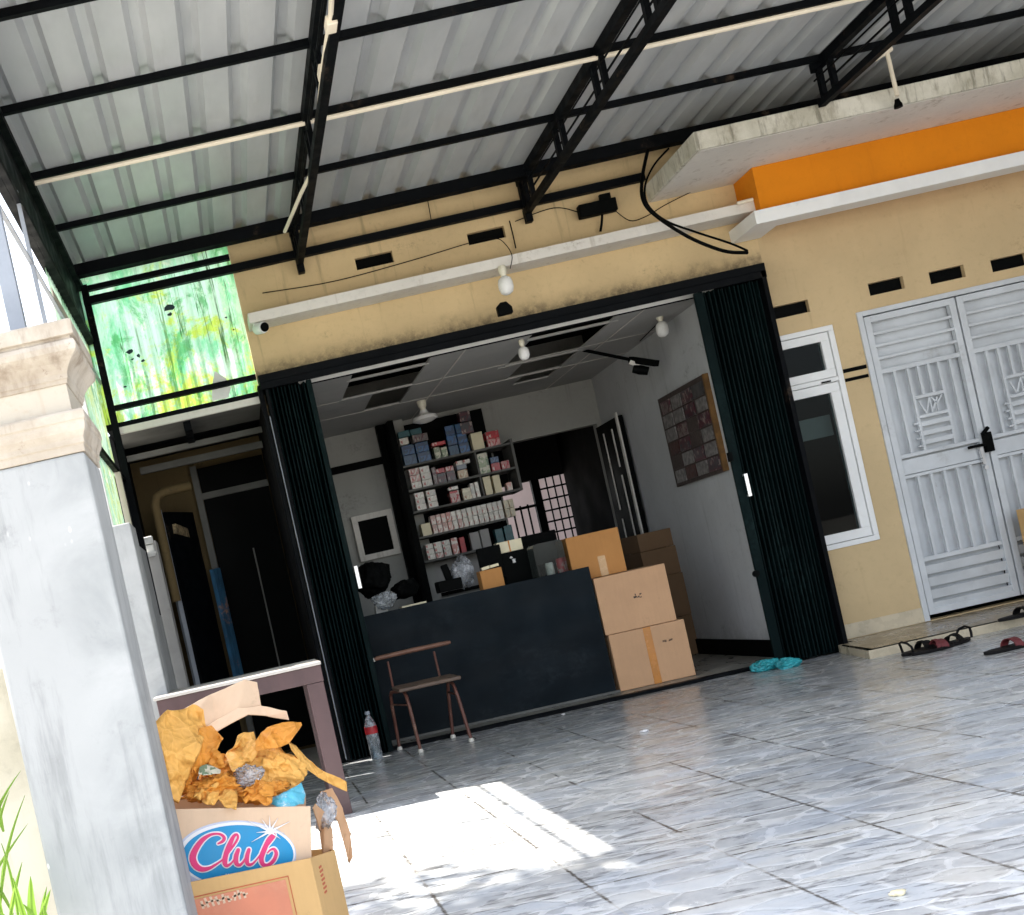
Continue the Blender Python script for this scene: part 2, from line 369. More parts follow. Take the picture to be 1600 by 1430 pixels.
MA['kraft'] = kraftm('kraft_paper', (.72,.29,.04))
MA['kraft2'] = kraftm('kraft_paper_light', (.82,.43,.10))
MA['tape'] = plain('brown_packing_tape', (.58,.22,.03), .22, .15, 8, 0)
MA['tape_clear'] = plain('glossy_tape', (.58,.35,.16), .2, .1, 8, 0)
MA['ink'] = plain('black_ink', (.07,.05,.045), .7, .3, 40, 0)
MA['ink_soft'] = plain('faded_ink', (.26,.17,.11), .7, .3, 40, 0)
MA['red_print'] = plain('faded_red_print', (.66,.235,.135), .65, .15, 6, 0, dirt=(.62,.33,.19), dthr=(.45,.7))
MA['red_ink'] = plain('red_ink', (.55,.12,.05), .7, .2, 20, 0)
MA['blue_print'] = plain('blue_print', (.006,.27,.55), .5, .1, 6, 0)
MA['pink_print'] = plain('magenta_print', (.72,.035,.18), .5, .1, 6, 0)
MA['white_print'] = plain('white_print', (.80,.79,.80), .5, .05, 6, 0)
MA['lilac_print'] = plain('lilac_print', (.52,.55,.68), .5, .05, 6, 0)
MA['table_wood'] = plain('purple_brown_wood', (.075,.040,.042), .45, .3, 5, .1, dirt=(.2,.16,.15), dthr=(.6,.75), stretch=(1,1,.3))
MA['table_top'] = plain('worn_pale_tabletop', (.50,.47,.44), .5, .3, 5, .1, dirt=(.25,.2,.18), dthr=(.5,.7), stretch=(.3,2,2))
MA['rust'] = plain('rusty_red_tube', (.15,.055,.038), .5, .35, 10, .2, dirt=(.25,.15,.1), dthr=(.5,.65))
MA['seat_wood'] = plain('worn_seat_board', (.16,.105,.075), .55, .35, 8, .1)
MA['rail_wood'] = plain('worn_wooden_rail', (.20,.095,.060), .5, .3, 8, .1)
MA['rubber_white'] = plain('white_rubber', (.72,.69,.62), .6, .1, 9, 0)
MA['rubber_black'] = plain('black_rubber', (.007,.006,.006), .65, .3, 20, .2, spec=.15)
MA['strap_red'] = plain('dull_red_strap', (.15,.022,.025), .6, .3, 20, .1)
MA['cyan'] = plain('cyan_plastic', (.03,.40,.45), .35, .5, 14, .5)
MA['blue'] = plain('blue_pack', (.018,.13,.36), .4, .3, 20, 0)
MA['blue2'] = plain('dark_blue_pack', (.012,.06,.2), .4, .3, 20, 0)
MA['teal'] = plain('teal_pack', (.02,.12,.14), .4, .3, 20, 0)
MA['red'] = plain('red_pack', (.50,.02,.03), .4, .3, 20, 0)
MA['curtain_blue'] = plain('blue_curtain', (.035,.14,.26), .8, .4, 5, 0, dirt=(.42,.22,.15), dthr=(.55,.65))
MA['leaf'] = plain('leaf', (.07,.15,.03), .5, .4, 3, 0)
MA['bark'] = plain('bark', (.13,.09,.06), .9, .3, 9, .4)
def leafm(name, c):
    m = MT(name); o = m.mix(m.noise(4, 3), c, tuple(x*.7 for x in c)); t = m.n('ShaderNodeBsdfTranslucent'); m.put(t.inputs[0], o)
    m.fin(o, .4); mx = m.n('ShaderNodeMixShader'); mx.inputs[0].default_value = .45
    m.t.links.new(m.p.outputs[0], mx.inputs[1]); m.t.links.new(t.outputs[0], mx.inputs[2])
    m.t.links.new(mx.outputs[0], m.t.nodes['Material Output'].inputs[0]); return m.m
MA['grass'] = leafm('grass_blade', (.30,.50,.07))
def glassm(name, tint=(1,1,1), rough=.02, body=0.12, bodyc=(.8,.85,.88), sp=1.0, nz=0):
    m = MT(name); tr = m.n('ShaderNodeBsdfTransparent'); m.put(tr.inputs[0], tint)
    gl = m.n('ShaderNodeBsdfGlossy'); gl.inputs['Roughness'].default_value = rough
    fr = m.n('ShaderNodeFresnel'); fr.inputs[0].default_value = 1.5
    mx = m.n('ShaderNodeMixShader'); m.put(mx.inputs[0], m.math('MULTIPLY', fr.outputs[0], sp)); m.t.links.new(tr.outputs[0], mx.inputs[1]); m.t.links.new(gl.outputs[0], mx.inputs[2])
    df = m.n('ShaderNodeBsdfDiffuse'); m.put(df.inputs[0], bodyc)
    m2 = m.n('ShaderNodeMixShader')
    if nz: m.put(m2.inputs[0], m.ramp(m.noise(nz, 5, .7), .42, .62, body*.3, min(1, body*2.2)))
    else: m2.inputs[0].default_value = body
    m.t.links.new(mx.outputs[0], m2.inputs[1]); m.t.links.new(df.outputs[0], m2.inputs[2])
    m.t.links.new(m2.outputs[0], m.t.nodes['Material Output'].inputs[0]); return m.m
MA['glass'] = glassm('window_glass', (.5,.55,.55), .01, .0, (.5,.55,.6), .14)
MA['clear'] = glassm('clear_plastic', (.93,.96,.98), .08, .16, (.75,.8,.85), 1.6, 22)
MA['film'] = glassm('plastic_film', (.93,.95,.97), .15, .22, (.7,.72,.76), 1.3, 14)
MA['grey_glass'] = glassm('smoky_display_glass', (.6,.66,.66), .03, .015, (.3,.35,.35), .7)
MA['bulb'] = plain('opal_bulb', (.82,.82,.80), .2, .03, 3, 0)
MA['porcelain'] = plain('cream_lamp_socket', (.78,.74,.60), .35, .1, 9, 0)
MA['metal'] = plain('bright_metal', (.7,.7,.7), .25, .1, 5, 0, metal=.9)
MA['paper_cream'] = plain('cream_packet', (.78,.70,.48), .5, .1, 9, 0)
MA['pink_wall'] = plain('pale_pink_wall_tile', (.74,.60,.60), .6, .12, 2, 0)
MA['board_edge'] = plain('orange_brown_edge', (.24,.12,.035), .6, .4, 20, 0)
MA['pic_light'] = plain('pale_picture', (.26,.24,.23), .5, .6, 30, 0)
MA['pic_red'] = plain('dim_red_picture', (.07,.022,.018), .5, .5, 20, 0)
MA['pic_grey'] = plain('dim_grey_picture', (.09,.085,.085), .5, .6, 25, 0)
MA['snack'] = plain('blue_snack_print', (.12,.50,.66), .3, .3, 20, .1, dirt=(.7,.75,.78), dthr=(.48,.6))
MA['rag'] = plain('grey_rag', (.02,.05,.06), .8, .3, 9, 0)
def packm(name, a, b, c):
    m = MT(name); v = m.scale(60, 60, 38)
    x = m.n('ShaderNodeTexVoronoi', feature='F1', distance='CHEBYCHEV'); m.put(x.inputs['Vector'], v); x.inputs['Scale'].default_value = 1
    s = m.n('ShaderNodeSeparateColor'); m.put(s.inputs[0], x.outputs[1])
    oi = m.n('ShaderNodeObjectInfo'); rn = oi.outputs['Random']
    a2 = m.mix(m.ramp(rn, .1, .9), a, tuple(min(1, q*.6+.03) for q in a)); rn2 = m.math('FRACT', m.math('MULTIPLY', rn, 7.31))
    a2 = m.mix(m.math('MULTIPLY', m.ramp(rn2, .78, .86), .6), a2, c)
    hb = m.math('FRACT', m.math('MULTIPLY', m.sep()[2], 9.0)); a2 = m.mix(m.ramp(m.math('ABSOLUTE', m.math('SUBTRACT', hb, rn2)), .12, .14, 1, 0), a2, b)
    o = m.mix(m.ramp(s.outputs[0], .5, .6), a2, b); o = m.mix(m.ramp(s.outputs[1], .84, .9), o, c)
    o = m.mix(m.ramp(m.noise(40, 3), .5, .7, 0, .5), o, tuple(q*.45 for q in a)); return m.fin(o, .3)
MA['pk_white'] = packm('white_packet_print', (.80,.77,.70), (.66,.62,.55), (.45,.06,.05))
MA['pk_pink'] = packm('pink_packet_print', (.72,.40,.34), (.72,.64,.58), (.55,.14,.12))
MA['pk_cream'] = packm('cream_packet_print', (.70,.64,.48), (.60,.54,.38), (.35,.16,.07))
MA['pk_blue'] = packm('blue_packet_print', (.005,.09,.27), (.005,.03,.10), (.01,.06,.10))
MA['pk_dark'] = packm('dark_packet_print', (.035,.03,.04), (.08,.02,.03), (.28,.22,.2))
MA['pk_green'] = packm('green_packet_print', (.30,.36,.22), (.55,.52,.40), (.12,.18,.1))
MA['pk_red'] = packm('red_packet_print', (.52,.03,.04), (.42,.02,.03), (.6,.5,.45))

# ================================================================== SETTING
def put_struct(name, mb, m): return tag(mb.build(name, m), kind='structure')
put_struct('ground', MB().box(-60, 60, -60, 60, -.35, -.03), MA['ground'])
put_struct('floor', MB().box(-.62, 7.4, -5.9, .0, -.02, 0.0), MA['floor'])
put_struct('shop_floor', MB().box(.6, 3.6, .0, 4.28, -.02, .016), MA['shop_floor'])

# ------------------------------------------------------------------ the building
H = thing('shop_house', 'tan rendered shop house with an orange band over the porch and a wide shuttered opening', 'building', (2.2, 0, 0))
def hp(name, mb, m, parent=H, **k): return mb.build(name, m, parent, **k)

vents_shop = [(at(585,407,0), .25, .078), (at(760,368,0), .25, .078)]
vents_house = [(at(1235,484,0), .25, .082), (at(1385,447,0), .235, .082), (at(1480,429,0), .235, .082), (at(1577,410,0), .24, .082)]
vh = lambda L: [(c.x-w_/2, c.x+w_/2, c.z-h_/2, c.z+h_/2) for c, w_, h_ in L]
hp('shop_wall', panel_holes(MB(), .44, 3.86, -.1, 3.62, [(.70, 3.50, -.1, 2.56), (3.62, 3.86, .655, 2.105)] + vh(vents_shop) , -.0, .13, XZ), MA['yellow'])
hp('house_wall', panel_holes(MB(), 3.86, 6.6, -.1, 3.62, [(3.86, 4.215, .655, 2.105), (4.385, 5.72, .06, 2.145)] + vh(vents_house), -.0, .13, XZ), MA['yellow_house'])
for c_, w_, h_ in vents_shop + vents_house: hp('vent_shade_slab', MB().box(c_.x-w_/2+.001, c_.x+w_/2-.001, .035, .045, c_.z-h_/2+.001, c_.z+h_/2-.001), MA['dark'])  # black slab stands in for the shade inside each vent hole
# room behind the shop opening
CZ = 2.50
hole1 = [(1.08, 1.62, .02, .35), (1.08, 1.62, .37, 1.05), (1.32, 1.62, 1.07, 1.78)]
hole2 = [(2.32, 2.90, .02, .32), (2.35, 2.92, .34, 1.17), (2.50, 2.94, 1.19, 1.78), (2.64, 2.94, 1.80, 2.15)]
clg = hp('ceiling', panel_holes(MB(), .7, 3.5, -.0, 2.8, hole1+hole2, CZ, CZ+.012, XY), MA['ceil_white'])
hp('ceiling_joint_strip', MB().box(.7, 3.5, 1.055, 1.065, CZ-.003, CZ-.001).box(.7, 3.5, 1.775, 1.785, CZ-.0035, CZ-.001).box(1.85, 1.862, .0, 2.8, CZ-.004, CZ-.002).box(3.08, 3.092, .0, 2.8, CZ-.004, CZ-.002), MA['ledge'], clg)
def _bat(x0, x1, y): hp('ceiling_batten', MB().box(x0, x1, y-.014, y+.014, CZ-.004, CZ+.006), MA['ceil_white'], clg)
for y in (.36, 1.06): _bat(1.06, 1.64, y)
for y in (.33, 1.18, 1.79): _bat(2.30, 2.96, y)

hp('ceiling_trim', MB().box(.7, 3.5, -.018, .03, 2.478, 2.512), MA['white_paint'])
rw = MB()
rw.box(.56, .70, .13, 2.9, -.1, 2.515)
hp('left_room_wall', rw, MA['room_white'])
hp('right_room_wall', MB().box(3.50, 3.62, .13, 2.80, -.1, 2.515), MA['side_white'])
hp('passage_side_wall', MB().box(3.50, 3.62, 2.801, 4.3, -.1, 2.515), MA['dark_room'])  # rear stretch of the right wall, coloured dark as shade
hp('attic_wall', MB().box(.56, .70, .13, 2.9, 2.516, 3.5).box(3.50, 3.62, .13, 4.3, 2.516, 3.5).box(.70, 3.50, .80, 2.92, 2.9, 2.93).box(.70, 3.50, .14, .16, 2.565, 3.1).box(.70, 3.50, .16, .8, 3.05, 3.08), MA['dark_room'])  # near-black stands in for the shade above the ceiling
hp('skirting', MB().box(3.485, 3.499, .1, 2.78, .016, .135), MA['dark'])
hp('back_room_wall', panel_holes(MB(), .70, 3.50, -.1, 3.5, [(at(783,765,2.8).x, 3.46, -.1, 2.10)], 2.8, 2.92, XZ), MA['room_white'])
hp('roof_slab', MB().box(.50, 6.6, .13, 6.0, 3.52, 3.68), MA['concrete2'])
# passage behind: unlit, with a grilled window to the back yard
q0, q1 = at(782, 762, 4.3), at(931, 832, 4.3)
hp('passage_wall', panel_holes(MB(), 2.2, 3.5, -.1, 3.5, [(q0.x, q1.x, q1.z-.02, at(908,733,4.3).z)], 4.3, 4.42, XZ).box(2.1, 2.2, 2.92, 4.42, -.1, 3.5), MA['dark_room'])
win = MB(); zt, zb = at(908,733,4.3).z, q1.z-.02
mx0, mx1 = at(838,760,4.3).x, at(852,810,4.3).x
win.box(mx0-.05, mx0+.03, 4.28, 4.34, zb, zt)
gx0 = mx0+.03
for i in range(1, 6): x = gx0 + (q1.x-gx0)*i/6; win.box(x-.006, x+.006, 4.30, 4.315, zb, zt)
for i in range(0, 7): z = zb + (zt-zb)*i/6; win.box(gx0, q1.x, 4.285, 4.30, z-.009, z+.009)
for i in range(1, 4): x = q0.x + (mx0-.05-q0.x)*i/4; win.box(x-.008, x+.008, 4.30, 4.315, zb, zb+(zt-zb)*.66)
win.box(q0.x, mx0-.05, 4.285, 4.31, zb+(zt-zb)*.60, zb+(zt-zb)*.64)
hp('back_window_grille', win, MA['dark'])
# house room behind the window and the vents
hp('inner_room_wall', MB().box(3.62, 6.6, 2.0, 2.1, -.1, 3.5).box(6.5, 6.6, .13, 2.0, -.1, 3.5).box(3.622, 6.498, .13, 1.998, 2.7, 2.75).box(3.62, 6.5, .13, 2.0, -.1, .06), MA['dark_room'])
# ledge over the opening
L0 = at(387,488,-.22); 
hp('ledge', MB().box(.46, 3.80, -.22, -.001, 2.895, 2.962), MA['ledge'], bevel=.004)
# flat slab, orange band and white ledge of the porch
hp('porch_slab', MB().box(3.21, 6.8, -.87, -.001, 3.155, 3.265), MA['slab'], bevel=.006)
hp('porch_soffit', MB().box(3.225, 6.79, -.855, -.003, 3.150, 3.153), MA['ledge'])
hp('orange_band', MB().box(3.785, 6.8, -.29, -.001, 2.852, 3.148), MA['orange'])
hp('white_ledge', MB().box(3.685, 6.8, -.40, -.24, 2.765, 2.850).box(3.685, 3.885, -.24, -.001, 2.765, 2.850), MA['win_white'], bevel=.003)
hp('skirting_band', MB().box(3.86, 4.385, -.008, -.001, .06, .155), MA['tile_cream'])
for z0, z1 in ((1.775, 1.80), (1.715, 1.737)):
    hp('wall_stripe', MB().box(4.222, 4.378, -.005, -.001, z0, z1), MA['dark'])
# porch step
ps = MB(); fp = [(3.60,-.77),(7.0,-.77),(7.0,-.001),(3.825,-.001),(3.825,-.16),(3.72,-.16)]
n = len(fp)
ps.add([(x,y,-.01) for x,y in fp]+[(x,y,.052) for x,y in fp], [tuple(range(n))[::-1]]+[(i,(i+1)%n,(i+1)%n+n,i+n) for i in range(n)])
st = hp('porch_step', ps, MA['tile_cream'])
tp = MB(); fp = [(3.64,-.745),(7.0,-.745),(7.0,-.002),(3.83,-.002),(3.83,-.17),(3.73,-.17)]
tp.add([(x,y,.056) for x,y in fp], [tuple(range(n))]); hp('porch_tile', tp, MA['tile_tan'], st)
hp('threshold', MB().box(.46, 3.62, -.045, .03, .0, .022), MA['steel'], bevel=.004)
# front window
wf = MB(); x0, x1, z0, z1 = 3.64, 4.215, .655, 2.105; zc0, zc1 = 1.765, 1.80
def frame(mb, x0, x1, z0, z1, w_, y0, y1):
    mb.box(x0, x1, y0, y1, z1-w_, z1); mb.box(x0, x1, y0, y1, z0, z0+w_)
    mb.box(x0, x0+w_, y0, y1, z0+w_, z1-w_); mb.box(x1-w_, x1, y0, y1, z0+w_, z1-w_)
frame(wf, x0, x1, z0, z1, .035, -.012, .10); wf.box(x0+.035, x1-.035, -.008, .09, 1.735, 1.765)
wo = hp('window_frame', wf, MA['win_white'], bevel=.003)
a = MB(); frame(a, x0+.038, x1-.038, z0+.038, 1.732, .062, .0, .05); hp('casement', a, MA['win_white'], wo, bevel=.003)
a = MB(); frame(a, x0+.038, x1-.038, 1.768, z1-.038, .055, .0, .05); hp('fanlight', a, MA['win_white'], wo, bevel=.003)
hp('pane', MB().box(x0+.09, x1-.095, .022, .027, z0+.09, 1.68).box(x0+.09, x1-.09, .022, .027, 1.81, z1-.085), MA['glass'], wo)
hp('half_curtain', MB().box(x0+.08, x1-.08, .12, .13, 1.40, 1.54), MA['white_paint'], wo)
hp('catch', MB().box(4.06, 4.12, -.022, -.012, 1.738, 1.748), MA['dark'], wo)

# double grille door
def door_leaf(x0, x1, swap=False):
    d = MB(); y0, y1 = -.005, .035
    g = MB()
    zt, zb = 2.105, .095; sw = .042
    d.box(x0, x0+sw, y0, y1, zb, zt); d.box(x1-sw, x1, y0, y1, zb, zt)
    d.box(x0+sw, x1-sw, y0, y1, zt-sw, zt); d.box(x0+sw, x1-sw, y0, y1, zb, zb+.04)
    ix0, ix1 = x0+sw, x1-sw; W = ix1-ix0
    for z in (1.985, 1.903, 1.82): d.box(ix0, ix1, .0, .025, z-.009, z+.009)
    d.box(ix0, ix1, .0, .03, 1.715, 1.745)
    fr = [.16,.33,.46,.59,.72,.87]
    if swap: fr = [.15,.30,.43,.56,.70,.86]
    for i, f in enumerate(fr):
        x = ix0+W*f; d.box(x-.009, x+.009, .002, .024, (1.52 if i in (2, 3) else 1.165), 1.715)
    xa, xb = ix0+W*fr[1]+.009, ix0+W*fr[4]-.009
    for z, h_ in ((1.515,.011), (1.385,.011), (1.335,.016), (1.275,.016), (1.215,.016)): d.box(xa, xb, .001, .026, z-h_, z+h_)
    for k in range(4): d.box(xa-.045, xa-.018, .004, .02, 1.19+.05*k, 1.202+.05*k)
    cx = (xa+xb)/2
    for p, q in (((xa+.02,1.49),(xa+.055,1.40)), ((xa+.055,1.40),(cx,1.50)), ((cx,1.50),(cx,1.40)), ((cx,1.40),(cx+.05,1.49)), ((cx+.04,1.40),(cx+.04,1.45)), ((cx+.04,1.45),(xb-.01,1.50)), ((cx+.04,1.45),(cx+.01,1.50))):
        d.bar((p[0],.012,p[1]), (q[0],.012,q[1]), .010, .012)
    d.box(ix0, ix1, .0, .03, 1.140, 1.165)
    d.box(ix0, ix1, .008, .028, 1.030, 1.128)
    d.box(ix0, ix1, .0, .03, 1.005, 1.026)
    for i in range(1, 6): x = ix0+W*i/6; d.box(x-.009, x+.009, .002, .024, .475, 1.005)
    d.box(ix0, ix1, .0, .03, .445, .475)
    for k in range(4):
        z = .425 - k*.082; g.bar((ix0, .012, z-.036), (ix1, .012, z-.036), .012, .062, up=(0, -.25, 1))
    hp_ = hp('door_leaf', d, MA['door_grey'], bevel=.002)
    hp('louvre', g, MA['door_grey'], hp_)
    hp('backing_sheet', MB().box(ix0-.01, ix1+.01, .052, .056, .455, 2.09).box(ix0-.01, ix1+.01, .062, .066, .10, .45), MA['door_grey'], hp_)
    return hp_
f = MB(); f.box(4.385, 4.42, -.015, .09, .06, 2.145); f.box(4.42, 5.72, -.015, .09, 2.112, 2.145); f.box(5.685, 5.72, -.015, .09, .06, 2.112)
hp('door_frame', f, MA['door_grey'], bevel=.002)
dl = door_leaf(4.428, 5.040); dr = door_leaf(5.052, 5.675, True)
hp('lock', MB().box(5.012, 5.062, -.045, -.006, 1.06, 1.19).bar((4.90,-.03,1.115), (5.02,-.03,1.115), .022, .020).bar((5.0,-.04,1.18),(5.05,-.04,1.22),.02,.022), MA['dark'], dl, bevel=.004)
hp('latch', MB().box(4.975, 4.995, -.03, -.006, .99, 1.10).lathe([(.014,0),(.014,.02)], (4.985,-.02,.965), axis=(0,-1,0)), MA['metal'], dl)
hp('stop', MB().box(5.041, 5.051, .03, .07, .1, 2.10), MA['dark'])

# folding shutters
def shutter(x0, x1, n_, hx, front, zt=2.472):
    z0 = .012; pts = []; m = MB()
    rs_ = random.Random(n_); ws = [rs_.uniform(.6, 1.5) for _ in range(n_*2)]; tot = sum(ws); xx = x0
    for i in range(n_*2+1):
        pts.append((xx, (-.135 if i % 2 == 0 else -.070) + rs_.uniform(-.012, .012))); xx += (x1-x0)*ws[min(i, n_*2-1)]/tot
    for (a, ya), (b, yb) in zip(pts, pts[1:]):
        m.bar((a, ya, z0+(zt-z0)/2), (b, yb, z0+(zt-z0)/2), .004, zt-z0)
    s = hp('folding_shutter', m, MA['shutter'])
    e = MB()
    for i, (a, ya) in enumerate(pts):
        if i % 2 == 0: e.tube([(a, ya-.004, z0), (a, ya-.004, zt)], .005, 6)
    hp('hinge_rod', e, MA['shutter'], s)
    c = MB()
    for a, b in front: c.box(a, b, -.172, -.150, z0, zt)
    hp('lead_channel', c, MA['shutter'], s, bevel=.004)
    h = MB(); c0 = hx; h.box(c0.x-.012, c0.x+.012, -.200, -.190, c0.z-.075, c0.z+.075); h.box(c0.x-.012, c0.x+.012, -.190, -.172, c0.z+.060, c0.z+.075); h.box(c0.x-.012, c0.x+.012, -.190, -.172, c0.z-.075, c0.z-.060)
    hp('handle', h, MA['metal'], s, bevel=.002)
    return s
s1 = shutter(.495, .765, 11, at(559,902,-.19), [(.735,.77)])
s2 = shutter(3.33, 3.735, 15, at(1168,758,-.19), [(3.300,3.36)])
hp('bolt', MB().box(3.282,3.31,-.19,-.17,1.36,1.42).tube([(3.295,-.17,.62),(3.295,-.19,.62)], .022, 10), MA['dark'], s2)
fr = MB(); fr.box(.44, 3.78, -.19, -.002, 2.515, 2.565); fr.box(.44, 3.78, -.19, -.178, 2.47, 2.515); fr.box(.44,3.78,-.012,-.002,2.47,2.515)
fr.box(.425, .455, -.12, -.002, .0, 2.515); fr.box(.468, .488, -.17, -.03, .0, 2.47); fr.box(3.745, 3.775, -.19, -.002, .0, 2.515)
hp('shutter_frame', fr, MA['steel'], bevel=.003)
hp('jamb_rail', MB().box(.458, .464, -.15, -.14, .02, 2.3), MA['steel_grey'])
# back doorway leaf, opened against the right wall
d = hp('inner_door', MB().box(3.44, 3.478, 2.16, 2.79, .02, 2.06), MA['dark'])
hp('door_edge_strip', MB().box(3.425, 3.4385, 2.16, 2.20, .02, 2.09).box(3.430,3.4385,2.36,2.378,1.65,1.98).box(3.430,3.4385,2.36,2.378,.3,1.58).box(3.430,3.4385,2.60,2.614,1.3,1.98).box(3.430,3.4385,2.60,2.614,.3,1.22), MA['ledge'], d)
# back wall fittings on the left
x_, z_ = at(530,735,2.79).x, at(530,735,2.79).z
hp('wall_band', MB().box(.71, at(595,722,2.79).x+.03, 2.775, 2.799, z_-.03, z_+.035), MA['dark'])
a, b = at(597,668,2.7), at(618,664,2.7)
hp('wall_pilaster', MB().box(a.x+.04, b.x+.06, 2.66, 2.799, .0, CZ-.002), MA['room_white'])
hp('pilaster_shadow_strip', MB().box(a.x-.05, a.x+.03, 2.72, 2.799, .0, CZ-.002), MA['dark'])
a, b = at(549,812,2.75), at(622,860,2.75)
iw = hp('inner_window_frame', (lambda m: (frame(m, a.x, at(606,797,2.75).x+.03, b.z-.03, a.z+.02, .05, 2.74, 2.798), m)[1])(MB()), MA['ledge'])
hp('inner_pane', MB().box(a.x+.05, at(606,797,2.75).x-.02, 2.77, 2.775, b.z+.02, a.z-.03), MA['dark'], iw)

# ------------------------------------------------------------------ side passage (annex) on the left
A = thing('side_passage', 'dark covered side passage with a yellow wall and black doors left of the shutter', 'passage', (-.05, .4, 0))
ap = lambda name, mb, m, parent=A, **k: mb.build(name, m, parent, **k)
ap('passage_roof', MB().box(-.6, .44, .0, 3.0, 2.46, 2.50), MA['steel'])
ap('roof_edge', MB().box(-.52, .43, -.035, -.002, 2.418, 2.462), MA['ledge'])
ap('ceiling_board', MB().box(-.55, .43, .02, .62, 2.425, 2.44), MA['grey_rail'])
ap('rail', MB().box(-.55, .43, .60, .64, 2.33, 2.37), MA['grey_rail'])
ap('rail', MB().box(-.50, .43, 1.0, 1.04, 2.28, 2.33), MA['grey_rail'])
ap('roof_tie', MB().box(-.10, -.05, .05, .62, 2.36, 2.42), MA['steel'])
ap('yellow_wall', MB().box(-.62, .55, 1.56, 1.66, -.1, 2.5), MA['shaded_yellow'])
ap('inner_wall', MB().box(.44, .55, .131, 1.56, -.1, 2.5).box(-.70, -.60, .4, 1.56, -.1, 2.5), MA['dark_room'])
d = ap('doorway', MB().box(-.09, .43, 1.50, 1.555, .0, 2.30), MA['dark'])
ap('post', MB().box(-.145, -.095, 1.46, 1.56, .0, 2.32), MA['grey_rail'], d)
ap('transom', MB().box(-.095, .43, 1.47, 1.498, 2.05, 2.10), MA['grey_rail'], d)
d = ap('door_panel_line', MB().box(.20, .212, 1.485, 1.499, .55, 1.6).box(.06, .2, 1.485, 1.499, .55, .56), MA['grey_rail'], d)
gl = MB(); p = at(248,795,1.0); q = at(300,803,1.45)
gl.bar((p.x+.02, 1.0, 1.0), (q.x-.01, 1.45, 1.0), .04, 1.94)
d = ap('black_door', gl, MA['steel'])
gl = MB(); gl.bar((p.x-.02, .97, 1.0), (p.x+.01, .99, 1.0), .03, 1.98)
ap('door_edge', gl, MA['steel_grey'], d)
ap('door_light', MB().bar((p.x+.07, 1.06, 1.84), (q.x-.06, 1.36, 1.80), .05, .07), MA['yellow'], d)
c = at(352, 960, 1.4)
ap('blue_curtain', MB().add([(c.x-.045+.028*i, 1.38+.03*math.sin(i*2.3), zz) for zz in (.5, 1.0, 1.50) for i in range(4)], [(r*4+i, r*4+i+1, r*4+i+5, r*4+i+4) for r in range(2) for i in range(3)]), MA['curtain_blue'])
pp = at(262, 760, .9)
ap('drain_pipe', MB().tube([(pp.x-.12,.9,1.3),(pp.x-.12,.9,2.02),(pp.x-.10,.92,2.08),(pp.x-.04,.95,2.11),(pp.x+.16,1.0,2.12)], .035, 12), MA['shaded_yellow'], smooth=True)

# back yard wall that shows through the passage window
tag(MB().box(2.95, 4.6, 5.35, 5.5, -.1, 2.35).build('yard_wall', MA['pink_wall']), 'pale pink tiled yard wall seen through the grilled back window', 'wall')

# ------------------------------------------------------------------ boundary wall, piers
B = thing('boundary_wall', 'grey cement boundary wall with an end pier behind the big gate pillar', 'wall', (-.6, -1.9, 0))
MB().box(-.80, -.445, -1.92, -1.60, -.1, 1.635).build('pier', MA['concrete'], B, bevel=.006)
MB().box(-.66, -.52, -1.598, .08, -.1, 1.63).build('wall_panel', MA['concrete'], B)
B2 = thing('boundary_pier', 'narrow grey cement pier with a small white lamp, next to the black side door', 'pier', (-.5, .15, 0))
MB().box(-.575, -.452, .10, .35, -.1, 1.70).build('shaft', MA['concrete2'], B2)
c = at(233, 858, .02)
lb = MB().box(c.x-.035, c.x+.035, .04, .098, c.z+.035, c.z+.085).box(c.x-.03, c.x+.03, .05, .098, c.z-.02, c.z+.03)
L = thing('wall_lamp', 'small white wall lamp on the narrow grey pier', 'lamp', (c.x, .05, c.z))
lb.build('base', MA['white_paint'], L, bevel=.006)
MB().lathe([(.0,-.055),(.03,-.05),(.045,-.03),(.04,-.018),(.0,-.015)], (c.x, .05, c.z), 16).build('globe', MA['bulb'], L, smooth=True)

tag(MB().box(7.15, 7.35, -5.6, .0, -.1, 3.3).build('side_light_blocker', MA['concrete2']), 'tall grey unseen wall added at the far right to block side light', 'wall')  # out of view, added to darken the right side of the yard
# big gate pillar
def sq_lathe(mb, cx, cy, prof):           # prof: (half, z)
    vs = []; fs = []
    for h_, z in prof: vs += [(cx-h_,cy-h_,z),(cx+h_,cy-h_,z),(cx+h_,cy+h_,z),(cx-h_,cy+h_,z)]
    for i in range(len(prof)-1):
        for j in range(4): a = i*4+j; b = i*4+(j+1) % 4; fs.append((a, b, b+4, a+4))
    fs.append((3,2,1,0)); k = (len(prof)-1)*4; fs.append((k,k+1,k+2,k+3)); return mb.add(vs, fs)
GP = thing('gate_pillar', 'big grey cement gate pillar with two cream mouldings at its top', 'pillar', (-.46, -4.74, 0))
pcx, pcy = -.463, -4.738
sq_lathe(MB(), pcx, pcy, [(.163,-.1),(.163,1.512)]).build('shaft', MA['concrete'], GP, bevel=.008)
sq_lathe(MB(), pcx, pcy, [(.166,1.512),(.166,1.532),(.170,1.534),(.170,1.548),(.173,1.556),(.179,1.566),(.182,1.578),(.182,1.590),(.186,1.592),(.186,1.612),(.182,1.618),(.160,1.622)]).build('lower_moulding', MA['capital'], GP, bevel=.0025)
sq_lathe(MB(), pcx, pcy, [(.154,1.622),(.154,1.700)]).build('neck', MA['neck'], GP)
sq_lathe(MB(), pcx, pcy, [(.158,1.692),(.160,1.702),(.163,1.704),(.164,1.716),(.170,1.728),(.180,1.742),(.193,1.754),(.203,1.764),(.206,1.778),(.201,1.790),(.194,1.794),(.194,1.800),(.205,1.802),(.205,1.838),(.200,1.842)]).build('capital', MA['capital'], GP, bevel=.0025)

